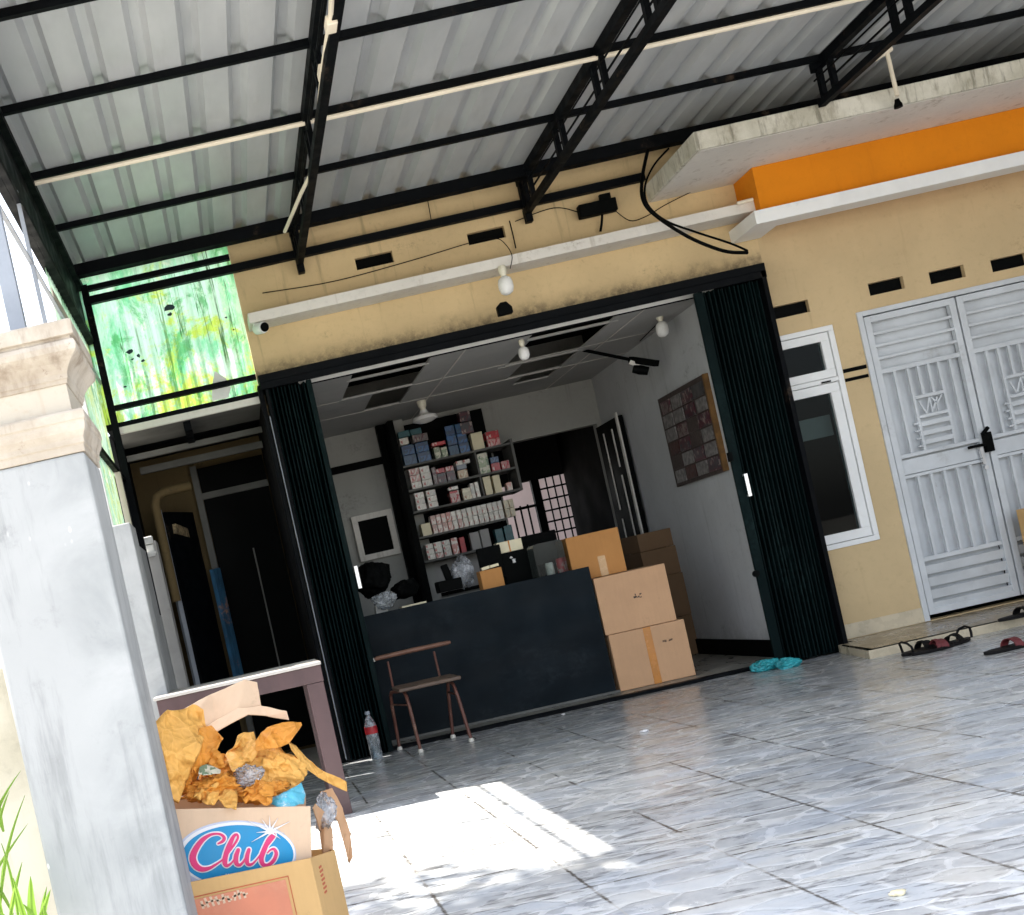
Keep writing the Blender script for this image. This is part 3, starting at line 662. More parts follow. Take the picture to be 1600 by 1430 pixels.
# low beige wall left of the pillar
tag(MB().box(-2.6, -.63, -4.62, -4.50, -.1, 1.02).build('garden_wall', MA['beige_wall']), 'low beige rendered wall behind the green blades, left of the gate pillar', 'wall')

# ------------------------------------------------------------------ canopy
CN = thing('carport_canopy', 'black steel carport canopy with a zinc sheet roof and green side panels', 'canopy', (2.4, -2.6, 0))
cp = lambda name, mb, m, parent=CN, **k: mb.build(name, m, parent, **k)
ZR = 3.495
rs = MB(); xs = []; x = -.62; pitch = .2105; x = .155 - pitch*4 + .0
while x < 6.9:
    xs += [(x, ZR), (x+pitch-.092, ZR), (x+pitch-.066, ZR+.042), (x+pitch-.026, ZR+.042)]; x += pitch
ys = [-5.15, 0.10]
for i in range(len(xs)-1):
    (a, za), (b, zb) = xs[i], xs[i+1]
    rs.add([(a, ys[0], za), (b, ys[0], zb), (b, ys[1], zb), (a, ys[1], za), (a, ys[0], za+.002), (b, ys[0], zb+.002), (b, ys[1], zb+.002), (a, ys[1], za+.002)], [(0,1,2,3),(7,6,5,4),(0,4,5,1),(3,2,6,7)])
cp('roof_sheet', rs, MA['roof'])
for i, y in enumerate((-5.1, -4.14, -3.36, -2.58, -1.80, -1.01)):
    cp('purlin', MB().box(-.60, 6.8, y-.014, y+.014, ZR-.036, ZR-.001), MA['steel'])
cp('wall_purlin', MB().box(-.60, 6.8, -.27, -.19, ZR-.075, ZR-.001), MA['steel'])
cp('wall_beam', MB().box(-.56, 3.20, -.075, -.03, 3.285, 3.335), MA['steel'])
for i, X in enumerate((.875, 2.40, 3.965, 5.5)):
    ye = -.03 if i < 2 else -.90
    T = cp('truss', MB().box(X-.024, X+.024, -5.12, ye, ZR-.060, ZR-.006).box(X-.021, X+.021, -5.12, ye, 3.232, 3.272), MA['steel'])
    y = -.14 if i < 2 else -.95
    if i < 2: cp('truss_web', MB().box(X-.022, X+.022, -.09, -.04, 3.18, ZR-.061), MA['steel'], T)
    while y > -5.1:
        for dy in (0, -.13): cp('truss_web', MB().box(X-.014, X+.014, y+dy-.018, y+dy+.018, 3.273, ZR-.061), MA['steel'], T)
        y -= .78
    cp('truss_rod', MB().tube([(X+.012,-5.1,3.345),(X+.012,ye,3.345)], .007, 6).tube([(X-.012,-5.1,3.39),(X-.012,ye,3.39)], .006, 6), MA['steel'], T)
# left edge: fascia, rails, posts
cp('side_fascia', MB().box(-.615, -.580, -5.12, .05, 3.04, 3.492).box(-.580, -.545, -5.12, .05, 3.40, 3.443).box(-.579, -.552, -5.12, .05, 3.04, 3.075), MA['steel'])
cp('side_fascia_lip', MB().box(-.579, -.574, -4.2, -.1, 3.16, 3.30), MA['shutter'])
cp('side_rail', MB().box(-.578, -.560, -4.75, .05, 2.770, 2.781), MA['steel_grey'])
cp('corner_post', MB().box(-.56, -.515, -.06, -.015, 1.2, ZR-.076), MA['steel'])
cp('panel_rail', MB().box(-.514, .435, -.06, -.02, 3.375, 3.410), MA['steel'])
cp('panel_rail', MB().box(-.514, .435, -.06, -.02, 2.572, 2.605), MA['steel'])
p = at(30, 520, -4.74)
cp('canopy_post', MB().box(p.x-.02, p.x+.022, -4.76, -4.72, 1.853, 3.45), MA['steel_grey'])
cp('side_post', MB().box(-.574, -.556, -2.63, -2.612, 1.2, 3.1), MA['steel_grey'])
cp('brace', MB().bar((-.57,-4.7,3.02), (-.57,-4.1,2.80), .02, .02), MA['steel'])
gp = MB()
def wavy(mb, p0, p1, z0, z1, amp=.0035, per=.076, n_=None, ax='x'):
    L_ = (Vector(p1)-Vector(p0)).length; n_ = int(L_/per*4); vs = []
    for i in range(n_+1):
        t_ = i/n_; a = Vector(p0).lerp(Vector(p1), t_); o = amp*math.sin(2*math.pi*t_*L_/per)
        a = a + (Vector((0,o,0)) if ax == 'x' else Vector((o,0,0)))
        vs += [(a.x,a.y,z0),(a.x,a.y,z1)]
    return mb.add(vs, [(2*i,2*i+2,2*i+3,2*i+1) for i in range(n_)])
cp('rear_panel', wavy(MB(), (-.606,.0,0), (.438,.0,0), 2.50, 3.494), MA['green_panel'])
cp('side_panel', wavy(MB(), (-.60,-1.72,0), (-.60,.03,0), 2.13, 3.05, ax='y'), MA['green_side'])
cp('side_panel', wavy(MB(), (-.575,-1.80,0), (-.575,-.58,0), 1.60, 2.10, ax='y'), MA['green_side'])
cp('dark_sheet', MB().box(-.568, -.560, -.50, .04, 1.60, 2.13), MA['steel'])  # black sheet added to stop a sliver of sun through this gap
cp('cream_flashing', MB().box(-.594, -.588, -1.72, -.1, 2.82, 2.93), MA['neck'])
cp('batten', MB().box(-.57, -.535, -1.86, -1.82, 1.64, 2.35), MA['white_paint'])
cp('batten', MB().box(-.57, -.535, -.56, -.50, 1.60, 2.10), MA['neck'])
cp('batten', MB().box(-.574, -.545, -1.80, .0, 2.10, 2.135), MA['steel'])
# leaf litter and torn bits caught on the panel
rnd = random.Random(5)
for (x, z, s_) in ((-.02,3.16,.035),(-.03,3.12,.02),(-.33,2.94,.03),(-.29,2.90,.022),(-.27,2.86,.016),(-.33,2.885,.012),(.33,3.02,.012),(.36,2.93,.01),(-.42,2.72,.012)):
    k = rnd.randint(5, 8); pg = []
    for j in range(k):
        a_ = 2*math.pi*j/k; r_ = s_*rnd.uniform(.45, 1.15); pg.append((x+1.1*r_*math.cos(a_), z+.7*r_*math.sin(a_)))
    cp('leaf_litter', MB().prism(pg, -.014, -.010), MA['rag'], CN)
cp('torn_patch', MB().prism([(.12,2.50),(.14,2.60),(.18,2.69),(.24,2.63),(.26,2.56),(.23,2.50)], -.018, -.014), MA['white_paint'])

# ================================================================== SMALLER THINGS
def tube_thing(name, pts, r, m, label, cat, group=None, n=8):
    return tag(MB().tube(pts, r, n).build(name, m, smooth=True), label, cat, group)
# conduits on the canopy
tube_thing('conduit_pipe', [(-.545,-1.826,3.432),(3.80,-1.826,3.432)], .013, MA['pvc'], 'long straight cream conduit pipe running along a black purlin under the roof', 'pipe')
C1 = thing('conduit_pipe', 'bent cream conduit pipe with fittings clipped to the left roof truss', 'pipe', (.93, -3, 3.3))
cl = [at(519,-20,-3.55), at(517,20,-3.3), at(505,100,-2.75), at(497,182,-2.25), at(484,275,-1.55), at(470,303,-1.35), at(445,362,-.75)]
MB().tube(cl, .011, 8).build('tube', MA['pvc'], C1, smooth=True)
for px, py, Y in ((518,30,-3.25), (506,105,-2.70)):
    q = at(px, py, Y); q2 = at(px-2, py+16, Y+.1)
    MB().bar(q, q2, .045, .04).build('junction_box', MA['pvc'], C1, bevel=.005)
q = at(511,110,-2.72); q2 = at(503,180,-2.25)
MB().tube([q, q2], .011, 8).build('short_tube', MA['pvc'], C1, smooth=True)
q = at(1386,82,-.98)
C2 = thing('drop_pipe', 'short cream drop pipe with a black socket hanging before the porch slab', 'pipe', q)
MB().tube([q, at(1402,150,-.98)], .012, 8).tube([at(1366,92,-.98), at(1392,76,-.98)], .018, 8).build('tube', MA['pvc'], C2, smooth=True)
p = at(1403,163,-.96); MB().lathe([(.012,.03),(.016,.012),(.022,.0),(.024,-.02)], p, 14).build('socket', MA['dark'], C2, smooth=True)
# tube on top of the shop ledge's end
tube_thing('conduit_stub', [at(1152,318,-.25), at(1176,312,-.25)], .012, MA['pvc'], 'short cream pipe end sticking out beside the orange band', 'pipe')

# cables
def cable(px, r, label, Y=-.05, m='dark', name='cable'):
    pts = [at(x, y, Yy if Yy is not None else Y) for x, y, Yy in px]
    out = []
    for i in range(len(pts)-1):
        p0, p1, p2, p3 = pts[max(i-1,0)], pts[i], pts[i+1], pts[min(i+2,len(pts)-1)]
        for k in range(6):
            t_ = k/6; out.append(.5*((2*p1)+(p2-p0)*t_+(2*p0-5*p1+4*p2-p3)*t_*t_+(3*p1-p0-3*p2+p3)*t_**3))
    out.append(pts[-1]); return tube_thing(name, out, r, MA[m], label, 'cable', n=6)
cable([(1012,235,-.25),(1004,275,-.3),(1004,310,-.35),(1022,335,-.35),(1075,370,-.33),(1130,392,-.3),(1168,395,-.24)], .011, 'thick black cable drooping from the wall beam to the right end of the shutter beam')
cable([(1045,232,-.3),(1022,258,-.3),(1008,290,-.34),(1012,320,-.36),(1040,345,-.36),(1085,362,-.34),(1140,380,-.3),(1168,392,-.24)], .007, 'thinner black cable looping beside the thick one at the porch slab corner')
cable([(668,312,-.02),(673,340,-.02),(676,357,-.02)], .0028, 'thin vertical wire on the yellow wall between the two beams')
cable([(796,345,-.02),(801,365,-.02),(806,388,-.02)], .004, 'short dark vertical wire right of the second air vent')
cable([(410,458,-.03),(520,440,-.03),(640,408,-.03),(740,378,-.03),(775,373,-.05),(790,382,-.22),(800,400,-.235),(797,420,-.235)], .0028, 'thin wire running along the yellow wall down to the white bulb')
cable([(805,346,-.02),(865,325,-.03),(905,332,-.06)], .003, 'thin wire running into the left side of the black box')
cable([(962,330,-.06),(985,345,-.03),(1010,338,-.03),(1040,320,-.03),(1080,300,-.03)], .003, 'thin wire leaving the right side of the black box')
cable([(941,335,-.06),(940,350,-.04),(938,362,-.03)], .008, 'short thick black cable under the black box')
b = at(933,326,-.06)
BX = thing('black_box', 'black metal box hung under the wall beam above the ledge', 'box', b)
MB().bar(b-Vector((.125,0,0)), b+Vector((.125,0,0)), .06, .085).build('body', MA['dark'], BX, bevel=.006)
MB().box(b.x+.03, b.x+.10, -.075, -.045, b.z+.043, b.z+.082).build('bracket', MA['dark'], BX)

# bulbs
def bulb(name, px, py, Y, label, s=1., shade=False, stem=True, group=None):
    c = at(px, py, Y); T = thing(name, label, 'light bulb', c, group)
    MB().lathe([(0,.070*s),(.018*s,.068*s),(.022*s,.05*s),(.02*s,.03*s),(.014*s,.022*s),(.014*s,.012*s)], c, 16).build('socket', MA['porcelain'], T, smooth=True)
    if shade: MB().lathe([(0,.012*s),(.016*s,.012*s),(.024*s,-.005*s),(.055*s,-.018*s),(.06*s,-.034*s),(.03*s,-.046*s),(0,-.05*s)], c, 20).build('bulb', MA['bulb'], T, smooth=True)
    else: MB().lathe([(0,.016*s),(.014*s,.014*s),(.032*s,.0),(.038*s,-.02*s),(.038*s,-.05*s),(.030*s,-.072*s),(.014*s,-.082*s),(0,-.084*s)], c, 20).build('bulb', MA['bulb'], T, smooth=True)
    return T
bulb('light_bulb', 788, 436, -.23, 'large white bulb in a cream socket below the ledge over the opening', 1.25)
q = bulb('light_bulb', 817, 545, .25, 'white bulb hanging from the ceiling in the middle of the shop', .95)
q = bulb('light_bulb', 1033, 506, .55, 'white bulb near the right wall of the shop ceiling', 1.15)
q = bulb('light_bulb', 662, 645, 1.9, 'wide flat white lamp hanging in front of the top of the packet rack', 1.75, True)
MB().tube([at(1000,533,1.3), at(1033,500,.6)], .004, 5).build('lead', MA['dark'], smooth=True).name = 'ceiling_lead'
tag(bpy.data.objects['ceiling_lead'], 'thin dark lead running along the shop ceiling to the bulb by the right wall', 'cable')

# camera on the ledge end
c = at(407, 513, -.20)
CC = thing('security_camera', 'white security camera with black lens under the left end of the ledge', 'camera', c)
MB().lathe([(.0,-.062),(.026,-.058),(.036,-.04),(.038,.03),(.034,.045),(0,.046)], c, 20, axis=(.55,-1,-.20)).build('housing', MA['win_white'], CC, smooth=True)
MB().lathe([(.0,0),(.029,0),(.029,.010),(.0,.011)], c+Vector((.0225,-.041,-.0083)), 20, axis=(.55,-1,-.20)).build('lens', MA['dark'], CC, smooth=True)
MB().box(c.x-.04, c.x+.015, -.20, -.12, c.z+.025, 2.894).build('mount', MA['win_white'], CC, bevel=.008)
# black buzzer on the shutter beam
c = at(787, 486, -.2)
tag(MB().prism([(c.x-.045,c.z-.03),(c.x-.045,c.z+.03),(c.x-.02,c.z+.05),(c.x+.02,c.z+.05),(c.x+.05,c.z+.01),(c.x+.05,c.z-.03)], -.24, -.19).build('black_lock_case', MA['dark'], bevel=.006), 'black lock case above the shutter beam, straight under the large white bulb', 'lock case')
# arm with small camera inside
ar = thing('spotlight_arm', 'black arm with a small spotlight reaching from the ceiling to the right wall', 'bracket', at(905,546,1.3))
MB().bar(at(905,546,1.3), at(985,562,.95), .03, .022).bar(at(985,562,.95), at(1027,568,.8), .06, .045).build('arm', MA['dark'], ar, bevel=.004)
MB().lathe([(0,-.05),(.03,-.05),(.036,.0),(.03,.06),(0,.06)], at(1000,578,.9), 14, axis=(1,-.4,-.5)).build('spotlight', MA['dark'], ar, smooth=True)
MB().bar(at(984,566,.92), at(1000,572,.9), .03, .03).build('joint', MA['ledge'], ar)

# photo board on right wall
a = atx(1100,578,3.49); b = atx(1032,630,3.49); c = atx(1137,738,3.49); d = atx(1062,758,3.49)
y0, y1 = (a.y+c.y)/2, (b.y+d.y)/2; zt, zb = (a.z+b.z)/2, (c.z+d.z)/2
PB = thing('picture_board', 'board of small dark pictures with an orange edge on the right shop wall', 'board', (3.49, (y0+y1)/2, zb))
MB().box(3.47, 3.498, y0, y1, zb, zt).build('backing', MA['ink'], PB)
MB().box(3.462, 3.499, y0-.022, y0-.001, zb, zt).build('edge', MA['board_edge'], PB)
rnd = random.Random(3); cols = ['pk_dark', 'pic_red', 'ink', 'pic_grey', 'pk_dark', 'ink', 'pic_light', 'pic_light', 'pk_dark', 'pic_light']
W_ = (y1-y0-.05)/4; Hh = (zt-zb-.05)/6
for i in range(4):
    for j in range(6):
        ya = y0+.02+i*W_; za = zb+.02+j*Hh
        o_ = MB().box(3.462, 3.469, ya+.008, ya+W_-.006-rnd.uniform(0,.03), za+.006, za+Hh-.008).build('picture', MA[rnd.choice(cols)], PB)

# ------------------------------------------------------------------ counter and boxes
cl, cr, ct = .72, at(920,885,.25).x, at(920,885,.25).z
K = thing('shop_counter', 'dark painted board counter across the shop opening', 'counter', ((cl+cr)/2, .25, 0))
MB().box(cl, cr, .25, .275, .018, ct).build('front_board', MA['counter'], K, bevel=.003)
MB().box(cl, cr-.005, .276, .80, ct-.045, ct-.02).build('top', MA['steel'], K)
MB().box(cr-.03, cr-.004, .276, .80, .018, ct-.046).build('side_board', MA['counter'], K)
MB().box(cl, cr+.02, .235, .248, .018, .034).build('foot_strip', MA['grey_rail'], K)

def carton(name, x0, x1, y0, y1, z0, z1, m, label, rz=0., tape=None, marks=(), seam=True, group=None, tm='tape'):
    cx, cy = (x0+x1)/2, (y0+y1)/2; T = thing(name, label, 'cardboard box', (cx, cy, z0), group)
    w_, d_, h_ = x1-x0, y1-y0, z1-z0
    b = MB(); hw, hd = w_/2, d_/2; N = 6; vs = []; fs = []
    # slightly bowed faces
    def P_(u_, v_, s): return None
    b.box(-hw, hw, -hd, hd, 0, h_)
    body = b.build('body', m, T, local=True, bevel=.004)
    if seam: MB().box(-hw+.003, hw-.003, -.002, .002, h_, h_+.0015).build('seam', MA['card_dark'], T, local=True)
    if tape is not None:
        MB().box(tape-.026, tape+.026, -hd-.0022, -hd-.0006, .0 if tm == 'tape' else h_*.0, h_ if tm == 'tape' else h_*.45).build('tape', MA[tm], T, local=True)
    for k, (mx, mz, s) in enumerate(marks):
        r_ = random.Random(k+int(x0*100)); mk = MB()
        for q in range(12):
            a = mx + r_.uniform(-s, s); c_ = mz + r_.uniform(-s*.5, s*.5)
            if q % 2: mk.bar((a, -hd-.001, c_), (a+r_.uniform(-.003,.003), -hd-.001, c_+s*.5), .0016, .006, up=(1,0,0))
            else: mk.bar((a, -hd-.001, c_), (a+s*.5, -hd-.001, c_+r_.uniform(-.003,.003)), .0016, .006)
        mk.build('stamp', MA['ink'] if s > .015 else MA['ink_soft'], T, local=True)
    T.rotation_euler.z = R(rz); return T
low = (at(952,993,.25), at(1087,1058,.25)); 
x0, x1 = 2.405, 2.93; zt1 = at(1010,980,.25).z
carton('cardboard_box', x0, x1, .25, .66, .018, zt1, MA['card'], 'bottom box of the stack by the counter, with a brown tape strip down its front', 0, .0, [(.10, .27, .012), (.145, .27, .012)])
zt2 = at(985,892,.255).z
carton('cardboard_box', 2.388, 2.885, .257, .66, zt1+.003, zt2, MA['card'], 'middle box of the stack by the counter, with a small dark stamp and no tape', .6, None, [(.02, .215, .026)])
q0, q1 = at(886,842,.46), at(979,890,.46)
carton('cardboard_box', at(895,890,.46).x, at(979,890,.46).x, .42, .80, zt2+.003, (at(965,824,.46).z+at(893,839,.46).z)/2, MA['card_orange'], 'glossy orange box on top of the stack by the counter', -4, .03, [], tm='tape_clear')
q0, q1 = at(995,832,1.7), at(1050,860,1.7)
xa, xb = at(992,832,1.7).x, at(1046,825,1.7).x
za, zb_, zc = at(1040,826,1.7).z, at(1040,855,1.7).z, at(1060,895,1.7).z
carton('cardboard_box', xa, xb, 1.7, 2.1, zb_+.002, za, MA['card_dark'], 'upper dim brown box at the back by the right wall', 2)
carton('cardboard_box', xa, xb+.04, 1.68, 2.1, zc+.002, zb_, MA['card_dark'], 'second dim brown box from the top at the back by the right wall', 0)
carton('cardboard_box', xa+.02, xb+.05, 1.66, 2.1, .34, zc, MA['card_dark'], 'third dim brown box from the top at the back by the right wall', -2)
carton('cardboard_box', xa+.02, xb+.06, 1.66, 2.1, .018, .338, MA['card_dark'], 'lowest dim brown box at the back by the right wall', 1)
# box at the right edge of the photo, on the porch
q = at(1587,797,-.12)
carton('cardboard_box', q.x, q.x+.40, -.40, -.12, .057, q.z, MA['card_tan'], 'brown box on the porch before the grey door at the right edge', 0)

# ------------------------------------------------------------------ packet rack
RY = 2.40
zr = [at(*p, RY).z for p in ((690,715), (720,748), (725,782), (725,824), (699,869))]
xl, xr = at(640,740,RY).x-.03, at(797,700,RY).x+.01
KR = thing('packet_rack', 'tall dark rack of shelves filled with small packets on the back wall', 'shelf rack', ((xl+xr)/2, RY, 0))
MB().box(xl-.06, xl-.012, RY, RY+.35, .02, 2.47).build('side_post', MA['dark'], KR)
MB().box(xr, xr+.022, RY, RY+.35, zr[2]-.02, zr[0]+.03).build('side_post', MA['grey_rail'], KR)
MB().box(xl-.012, at(780,765,RY+.35).x, RY+.345, RY+.355, .9, 2.45).build('back_panel', MA['dark'], KR)
for i, z in enumerate(zr):
    MB().box(xl-.012, (xr-.001 if i < 3 else at(788,800,RY).x), RY, RY+.34, z-.018, z).build('shelf', MA['grey_rail'], KR, bevel=.002)
xd = at(741,703,RY).x
MB().box(xd-.006, xd+.006, RY+.002, RY+.33, zr[2]+.001, zr[0]-.02).build('divider', MA['grey_rail'], KR)
MB().box(xl-.01, xr, RY+.30, RY+.34, .93, zr[4]-.02).build('lower_panel', MA['concrete2'], KR)
rnd = random.Random(21); protos = {}
def pack(x, z, w_, h_, m, label, group, y=None, d_=.10):
    key = (m, round(w_, 3), round(h_, 3))
    if key not in protos:
        o = MB().box(-w_/2, w_/2, 0, d_, 0, h_).build('packet', MA[m], local=True, bevel=.002); protos[key] = o
    else:
        o = protos[key].copy(); col.objects.link(o)
    o.scale = (rnd.uniform(.93,1.0), 1, rnd.uniform(.86,1.06) if h_ > .09 else rnd.uniform(.97,1.0))
    o.location = (x, (RY+.02 if y is None else y)+rnd.uniform(0, .015), z+.001); o.rotation_euler.z = rnd.uniform(-.06, .06)
    return tag(o, label, 'packet', group)
ORD = ['first','second','third','fourth','fifth','sixth','seventh','eighth','ninth','tenth','eleventh','twelfth','thirteenth','fourteenth']
def row(x0, x1, z, w_, h_, m, stack, label, group, gap=.006):
    x = x0; n_ = 0
    while x0 + (n_+1)*w_ + n_*gap <= x1 + .004: n_ += 1
    for i in range(n_):
        for k in range(stack):
            lv = '' if stack == 1 else (', bottom' if k == 0 else (', top' if k == stack-1 else ', middle'))
            cn = '' if n_ == 1 else (('left' if i == 0 else 'right') if n_ == 2 else ORD[i]+' from left')
            lb = label + (': ' + cn if cn else '') + (lv if cn else lv.replace(', ', ': '))
            pack(x0+i*(w_+gap)+w_/2, z+k*(h_+.001), w_, h_, m, lb, group if n_*stack > 1 else None)
z0, z1, z2, z3, z4 = zr
# top shelf
row(xl+.01, xl+.26, z0, .115, .085, 'pk_blue', 2, 'blue packet, left end of the top shelf', 'blue packets on the top shelf')
row(xl+.01, xl+.10, z0+.18, .08, .06, 'pk_white', 1, 'white packet on the blue packets at the left end of the top shelf', 'top shelf white packet')
row(xl+.01, xl+.24, z0+.245, .10, .05, 'teal', 1, 'flat teal packet at the very top of the rack', 'teal packets')
row(xl+.12, xl+.26, z0+.175, .14, .065, 'pk_dark', 1, 'dark packet lying on the blue packets of the top shelf', 'dark packet')
row(xl+.28, xl+.40, z0, .055, .10, 'pk_green', 1, 'pale green packet standing on the top shelf', 'green packets')
row(xl+.41, xl+.60, z0, .085, .085, 'pk_blue', 3, 'blue packet, middle stacks of the top shelf', 'blue packets in the middle')
row(xl+.27, xl+.40, z0+.11, .125, .03, 'pk_red', 1, 'flat red packet on the pale green ones on the top shelf', 'red flat packet')
row(xd-.0, xd+.11, z0, .105, .15, 'paper_cream', 1, 'tall cream packet at the right of the top shelf', 'cream packet')
row(xd-.06, xd+.04, z0+.26, .10, .10, 'pk_dark', 1, 'dark packet with pale marks topmost on the rack', 'dark top packet')
row(xd-.07, xd+.05, z0+.155, .11, .10, 'pk_dark', 1, 'dark packet between the cream packet and the topmost dark one', 'dark mid packet')
row(xd+.13, xd+.25, z0, .115, .065, 'pk_red', 2, 'bright red packet, right end of the top shelf', 'red packets')
# second
row(xl+.03, xl+.22, z1, .088, .058, 'pk_white', 3, 'small white packet, left stacks of the second shelf', 'white packets on the second shelf')
row(xl+.26, xl+.42, z1, .075, .085, 'pk_dark', 1, 'dark packet standing on the second shelf', 'dark packets on the second shelf')
row(xl+.26, xl+.42, z1+.087, .075, .04, 'pk_red', 1, 'thin red packet on the dark ones of the second shelf', 'red packets on the second shelf')
row(xl+.44, xd-.02, z1, .085, .075, 'pk_cream', 1, 'cream packet at the middle of the second shelf', 'cream packets on the second shelf')
row(xl+.44, xd-.02, z1+.078, .085, .04, 'steel_grey', 1, 'grey packet on the cream ones of the second shelf', 'grey packets')
row(xd+.015, xd+.11, z1, .09, .17, 'pk_green', 1, 'tall pale green packet right of the divider', 'tall green packet')
row(xd+.12, xr-.01, z1, .075, .07, 'pk_red', 1, 'red packet at the right end of the second shelf', 'red packets')
row(xd+.12, xr-.06, z1+.072, .075, .05, 'pk_blue', 1, 'blue packet on the red one at the right end of the second shelf', 'blue packet')
row(xl+.225, xl+.262, z1, .035, .16, 'pk_dark', 1, 'narrow dark packet right of the white stacks on the second shelf', None)
row(xl+.44, xd-.02, z1+.119, .06, .035, 'pk_white', 1, 'small white packet over the grey ones of the second shelf', 'white packets over the grey')
# third
row(xl+.03, xl+.30, z2, .085, .05, 'pk_white', 3, 'white packet stacked on the third shelf', 'white packets on the third shelf', .02)
row(xl+.33, xl+.43, z2, .085, .10, 'pk_red', 1, 'orange-red packet standing on the third shelf', 'orange packet')
row(xl+.44, xd-.04, z2, .09, .10, 'pk_cream', 1, 'cream packet standing near the middle of the third shelf', 'cream packets on the third shelf')
row(xd+.02, xd+.20, z2, .065, .15, 'paper_cream', 1, 'tall cream packet right of the divider on the third shelf', 'tall cream packets', .02)
row(xd+.21, xr-.01, z2, .05, .07, 'pk_pink', 1, 'small pink packet at the right end of the third shelf', 'small pink packet')
row(xd-.10, xd-.015, z2, .035, .14, 'pk_white', 1, 'narrow white packet left of the divider on the third shelf', 'narrow white packets')
row(xl+.33, xl+.43, z2+.108, .085, .03, 'pk_white', 1, 'flat white packet on the orange-red one of the third shelf', None)
# fourth
row(xl+.03, xl+.12, z3, .085, .11, 'paper_cream', 1, 'plain cream packet at the left end of the fourth shelf', 'cream packet')
row(xl+.125, xl+.30, z3, .042, .078, 'pk_pink', 2, 'pink packet stacked at the left of the fourth shelf', 'pink packets', .003)
row(xl+.305, xr-.17, z3, .042, .078, 'pk_white', 2, 'white packet, long row on the fourth shelf', 'white packets on the fourth shelf', .003)
row(xr-.165, xr-.07, z3, .042, .075, 'pk_cream', 2, 'cream packet at the right end of the fourth shelf', 'cream packets on the fourth shelf', .003)
# fifth
row(xl+.03, xl+.25, z4, .068, .045, 'pk_white', 3, 'white packet stacked on the lowest shelf', 'white packets on the lowest shelf', .005)
row(xl+.255, xl+.32, z4, .055, .14, 'pk_pink', 1, 'pink packet standing on the lowest packet shelf', 'pink packet')
row(xl+.325, xl+.38, z4, .045, .14, 'red', 1, 'plain red packet standing on the lowest packet shelf', 'red packet')
row(xl+.42, xl+.62, z4, .08, .16, 'concrete2', 1, 'dull grey packet, middle of the lowest shelf', 'grey packets on the lowest shelf', .01)
row(xl+.64, xr-.10, z4, .07, .15, 'teal', 1, 'dark teal packet at the right of the lowest packet shelf', 'teal packets on the lowest shelf', .01)

# ------------------------------------------------------------------ crumpled things
def crumple(name, c, s, seed, m, label=None, cat=None, parent=None, k=1.0, freq=5, sub=5, rot=(0,0,0), smooth=True, sq=1.0):
    bm = bmesh.new(); bmesh.ops.create_icosphere(bm, subdivisions=sub, radius=1)
    off = Vector((seed*3.7, seed*1.3, seed*7.1)); Rm = Matrix.Rotation(rot[2],3,'Z') @ Matrix.Rotation(rot[1],3,'Y') @ Matrix.Rotation(rot[0],3,'X')
    rr_ = random.Random(seed); pl = []
    for i in range(18): pl.append((Vector((rr_.gauss(0,1), rr_.gauss(0,1), rr_.gauss(0,1))).normalized(), rr_.uniform(.80, 1.02)))
    for v in bm.verts:
        n_ = v.co.normalized(); q = n_*freq*.34+off
        r_ = min([1.12]+[d_/max(n_.dot(a_), .05) for a_, d_ in pl if n_.dot(a_) > .3])
        r_ *= 1 + k*(.42*(.22-abs(mnoise.noise(q))) + .22*(.2-abs(mnoise.noise(q*2.3+Vector((5,1,2))))) + .08*(.2-abs(mnoise.noise(q*5.1))))
        p = n_*r_
        if sq != 1: p = Vector([math.copysign(abs(a)**sq, a) for a in p])
        v.co = Rm @ Vector((p.x*s[0], p.y*s[1], p.z*s[2]))
    me = bpy.data.meshes.new(name); bm.to_mesh(me); bm.free(); me.materials.append(MA[m])
    for p in me.polygons: p.use_smooth = smooth
    o = bpy.data.objects.new(name, me); col.objects.link(o); o.parent = parent; o.location = Vector(c) - world_origin(parent)
    return tag(o, label, cat) if parent is None else o
def sheet(name, pts, m, label=None, cat=None, parent=None, th=.004, seed=0, amp=.006, freq=14, cuts=12, smooth=True):
    """closed outline of 3D points -> crumpled card sheet with real thickness"""
    o0 = world_origin(parent) if parent else sum(pts, Vector())/len(pts)
    bm = bmesh.new(); vs = [bm.verts.new(Vector(p)-o0) for p in pts]; f = bm.faces.new(vs)
    bmesh.ops.triangulate(bm, faces=[f]); bmesh.ops.subdivide_edges(bm, edges=bm.edges[:], cuts=cuts, use_grid_fill=True)
    bmesh.ops.triangulate(bm, faces=bm.faces[:])
    for v in bm.verts:
        q = (v.co+Vector((seed,seed*2,seed*3)))*freq*1.35
        f_ = (.2-abs(mnoise.noise(q*.55)))*3 + (.2-abs(mnoise.noise(q*1.3+Vector((3,1,7)))))*1.3; v.co += Vector((mnoise.noise(q)*amp*.35, f_*amp*2.1 + mnoise.noise(q*.3)*amp*3, f_*amp*.5 + mnoise.noise(q*1.9)*amp*.4))
    me = bpy.data.meshes.new(name); bm.normal_update(); bm.to_mesh(me); bm.free(); me.materials.append(MA[m])
    for p in me.polygons: p.use_smooth = smooth
    o = bpy.data.objects.new(name, me); col.objects.link(o); o.parent = parent
    if not parent: o.location = o0
    so_ = o.modifiers.new('thick', 'SOLIDIFY'); so_.thickness = th
    return tag(o, label, cat) if parent is None else o
PX = lambda L: [at(*p) for p in L]

